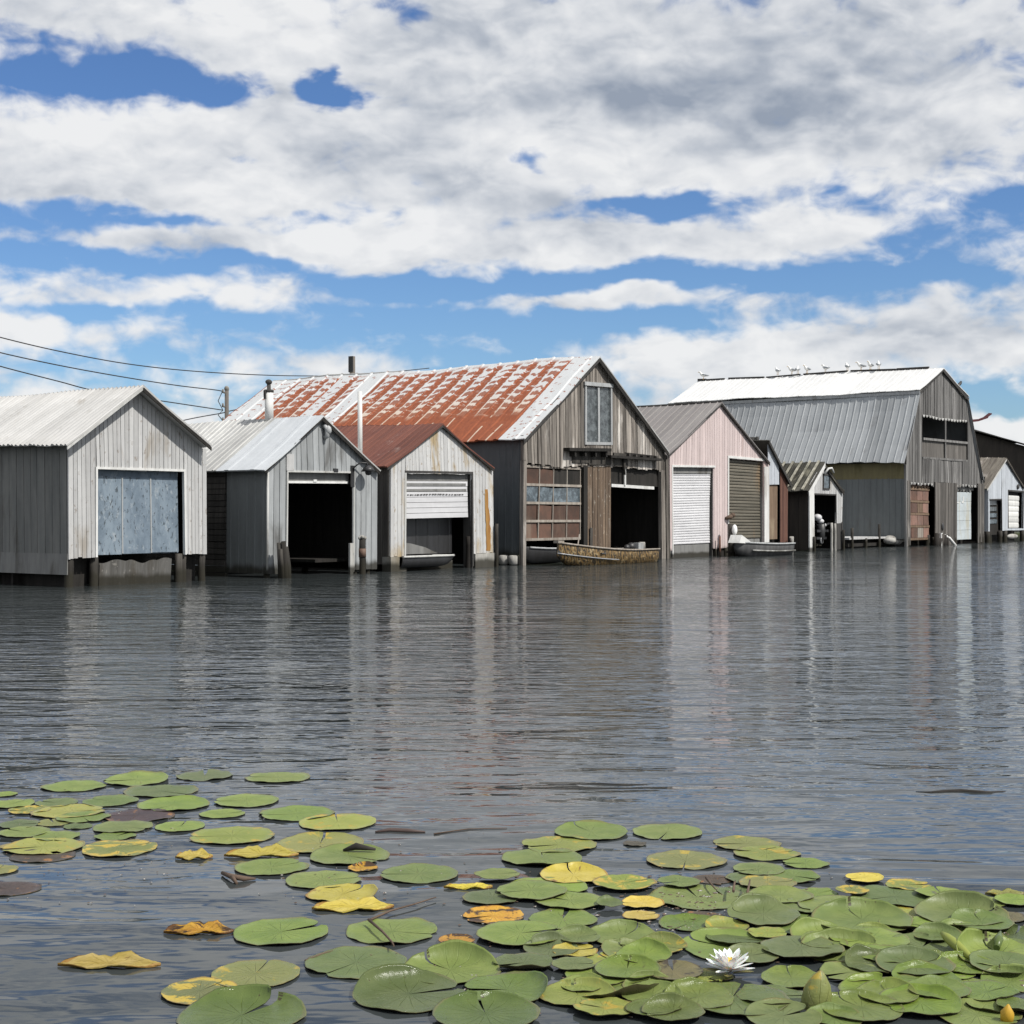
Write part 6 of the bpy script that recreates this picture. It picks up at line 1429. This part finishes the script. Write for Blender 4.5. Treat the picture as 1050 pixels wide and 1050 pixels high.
def blobs(lst, ax, ey):
    tot = None
    for (px, py, rx, ry, am) in lst:
        a, e = ang(px, py); ra, re = math.degrees(rx / F), math.degrees(ry / F)
        dx = mth(nt, 'MULTIPLY', mth(nt, 'SUBTRACT', ax, a), 1 / ra); dy = mth(nt, 'MULTIPLY', mth(nt, 'SUBTRACT', ey, e), 1 / re)
        g = mth(nt, 'POWER', 2.718, mth(nt, 'MULTIPLY', mth(nt, 'ADD', mth(nt, 'MULTIPLY', dx, dx), mth(nt, 'MULTIPLY', dy, dy)), -1.0))
        g = mth(nt, 'MULTIPLY', g, am); tot = g if tot is None else mth(nt, 'ADD', tot, g)
    return tot
def fbm(off):
    Q_ = N(nt, 'ShaderNodeVectorMath', {0: P, 1: off}, operation='ADD').outputs[0]
    a_ = noise(nt, Q_, .15, 3, .5, .4, (.8, 2.2, 1), (4, 9, 0))
    b_ = noise(nt, Q_, .42, 3, .55, .5, (.9, 1.7, 1), (14, 2, 0))
    c_ = noise(nt, Q_, 1.0, 5, .56, .4, (.95, 1.35, 1), (24, 12, 0))
    return a_, b_, c_
f1, f2, f3 = fbm((0, 0, 0)); u1, u2, u3 = fbm((.22, .50, 0)); v1, v2, v3 = fbm((.8, 1.6, 0))
away = mth(nt, 'MAXIMUM', sstep(nt, mth(nt, 'ABSOLUTE', AZ), 22.0, 34.0), sstep(nt, EL, 21.0, 30.0))  # denser cloud added out of view to whiten the ambient light
tot = mth(nt, 'ADD', mth(nt, 'MULTIPLY_ADD', f1, 2.0, -1.0), mth(nt, 'ADD', mth(nt, 'MULTIPLY_ADD', f2, 1.9, -.95), mth(nt, 'MULTIPLY_ADD', f3, 1.2, -.6)))
dens = mth(nt, 'ADD', mth(nt, 'ADD', tot, mth(nt, 'MULTIPLY_ADD', away, .45, .10)), blobs(SKY_BLOBS, AZw, ELw))
cover = sstep(nt, dens, -.30, .66)
fine = mth(nt, 'ADD', mth(nt, 'MULTIPLY', mth(nt, 'SUBTRACT', f2, u2), 1.3), mth(nt, 'MULTIPLY', mth(nt, 'SUBTRACT', f3, u3), .75))
broad = mth(nt, 'ADD', mth(nt, 'MULTIPLY', mth(nt, 'SUBTRACT', f1, v1), 1.6), mth(nt, 'MULTIPLY', mth(nt, 'SUBTRACT', f2, v2), .55))
rel_ = mth(nt, 'ADD', mth(nt, 'MULTIPLY', fine, FINE_K), mth(nt, 'MULTIPLY', broad, BROAD_K))
thin = mth(nt, 'MULTIPLY', mth(nt, 'SUBTRACT', 1.0, sstep(nt, dens, .1, .9)), .12)      # thin cloud edges scatter brightly
dark = blobs(DARK_BLOBS, AZw, ELw)
sh = mth(nt, 'SUBTRACT', mth(nt, 'ADD', mth(nt, 'ADD', .74, rel_), thin), mth(nt, 'MULTIPLY', dark, .46), 0, True)
cr = N(nt, 'ShaderNodeValToRGB', {0: sh}); r = cr.color_ramp
r.elements[0].position = 0; r.elements[0].color = (.29, .335, .41, 1); r.elements[1].position = 1; r.elements[1].color = (.82, .825, .83, 1)
e = r.elements.new(.35); e.color = (.475, .51, .565, 1); e = r.elements.new(.65); e.color = (.665, .685, .715, 1)
tint = mixc(nt, sstep(nt, EL, 2.0, 17.0), SKY_LOW, SKY_HIGH)
blue = mixc(nt, 1.0, sky.outputs[0], tint, 'MULTIPLY')
bg1 = N(nt, 'ShaderNodeBackground', {'Color': blue, 'Strength': SKY_S}); bg2 = N(nt, 'ShaderNodeBackground', {'Color': cr.outputs[0], 'Strength': CLOUD_S})
mx = N(nt, 'ShaderNodeMixShader', {0: mth(nt, 'MULTIPLY', cover, .97)}); nt.links.new(bg1.outputs[0], mx.inputs[1]); nt.links.new(bg2.outputs[0], mx.inputs[2])
nt.links.new(mx.outputs[0], out.inputs[0])
scene.view_settings.view_transform = 'Standard'; scene.view_settings.look = 'None'; scene.view_settings.exposure = 0; scene.view_settings.gamma = 1
clean()
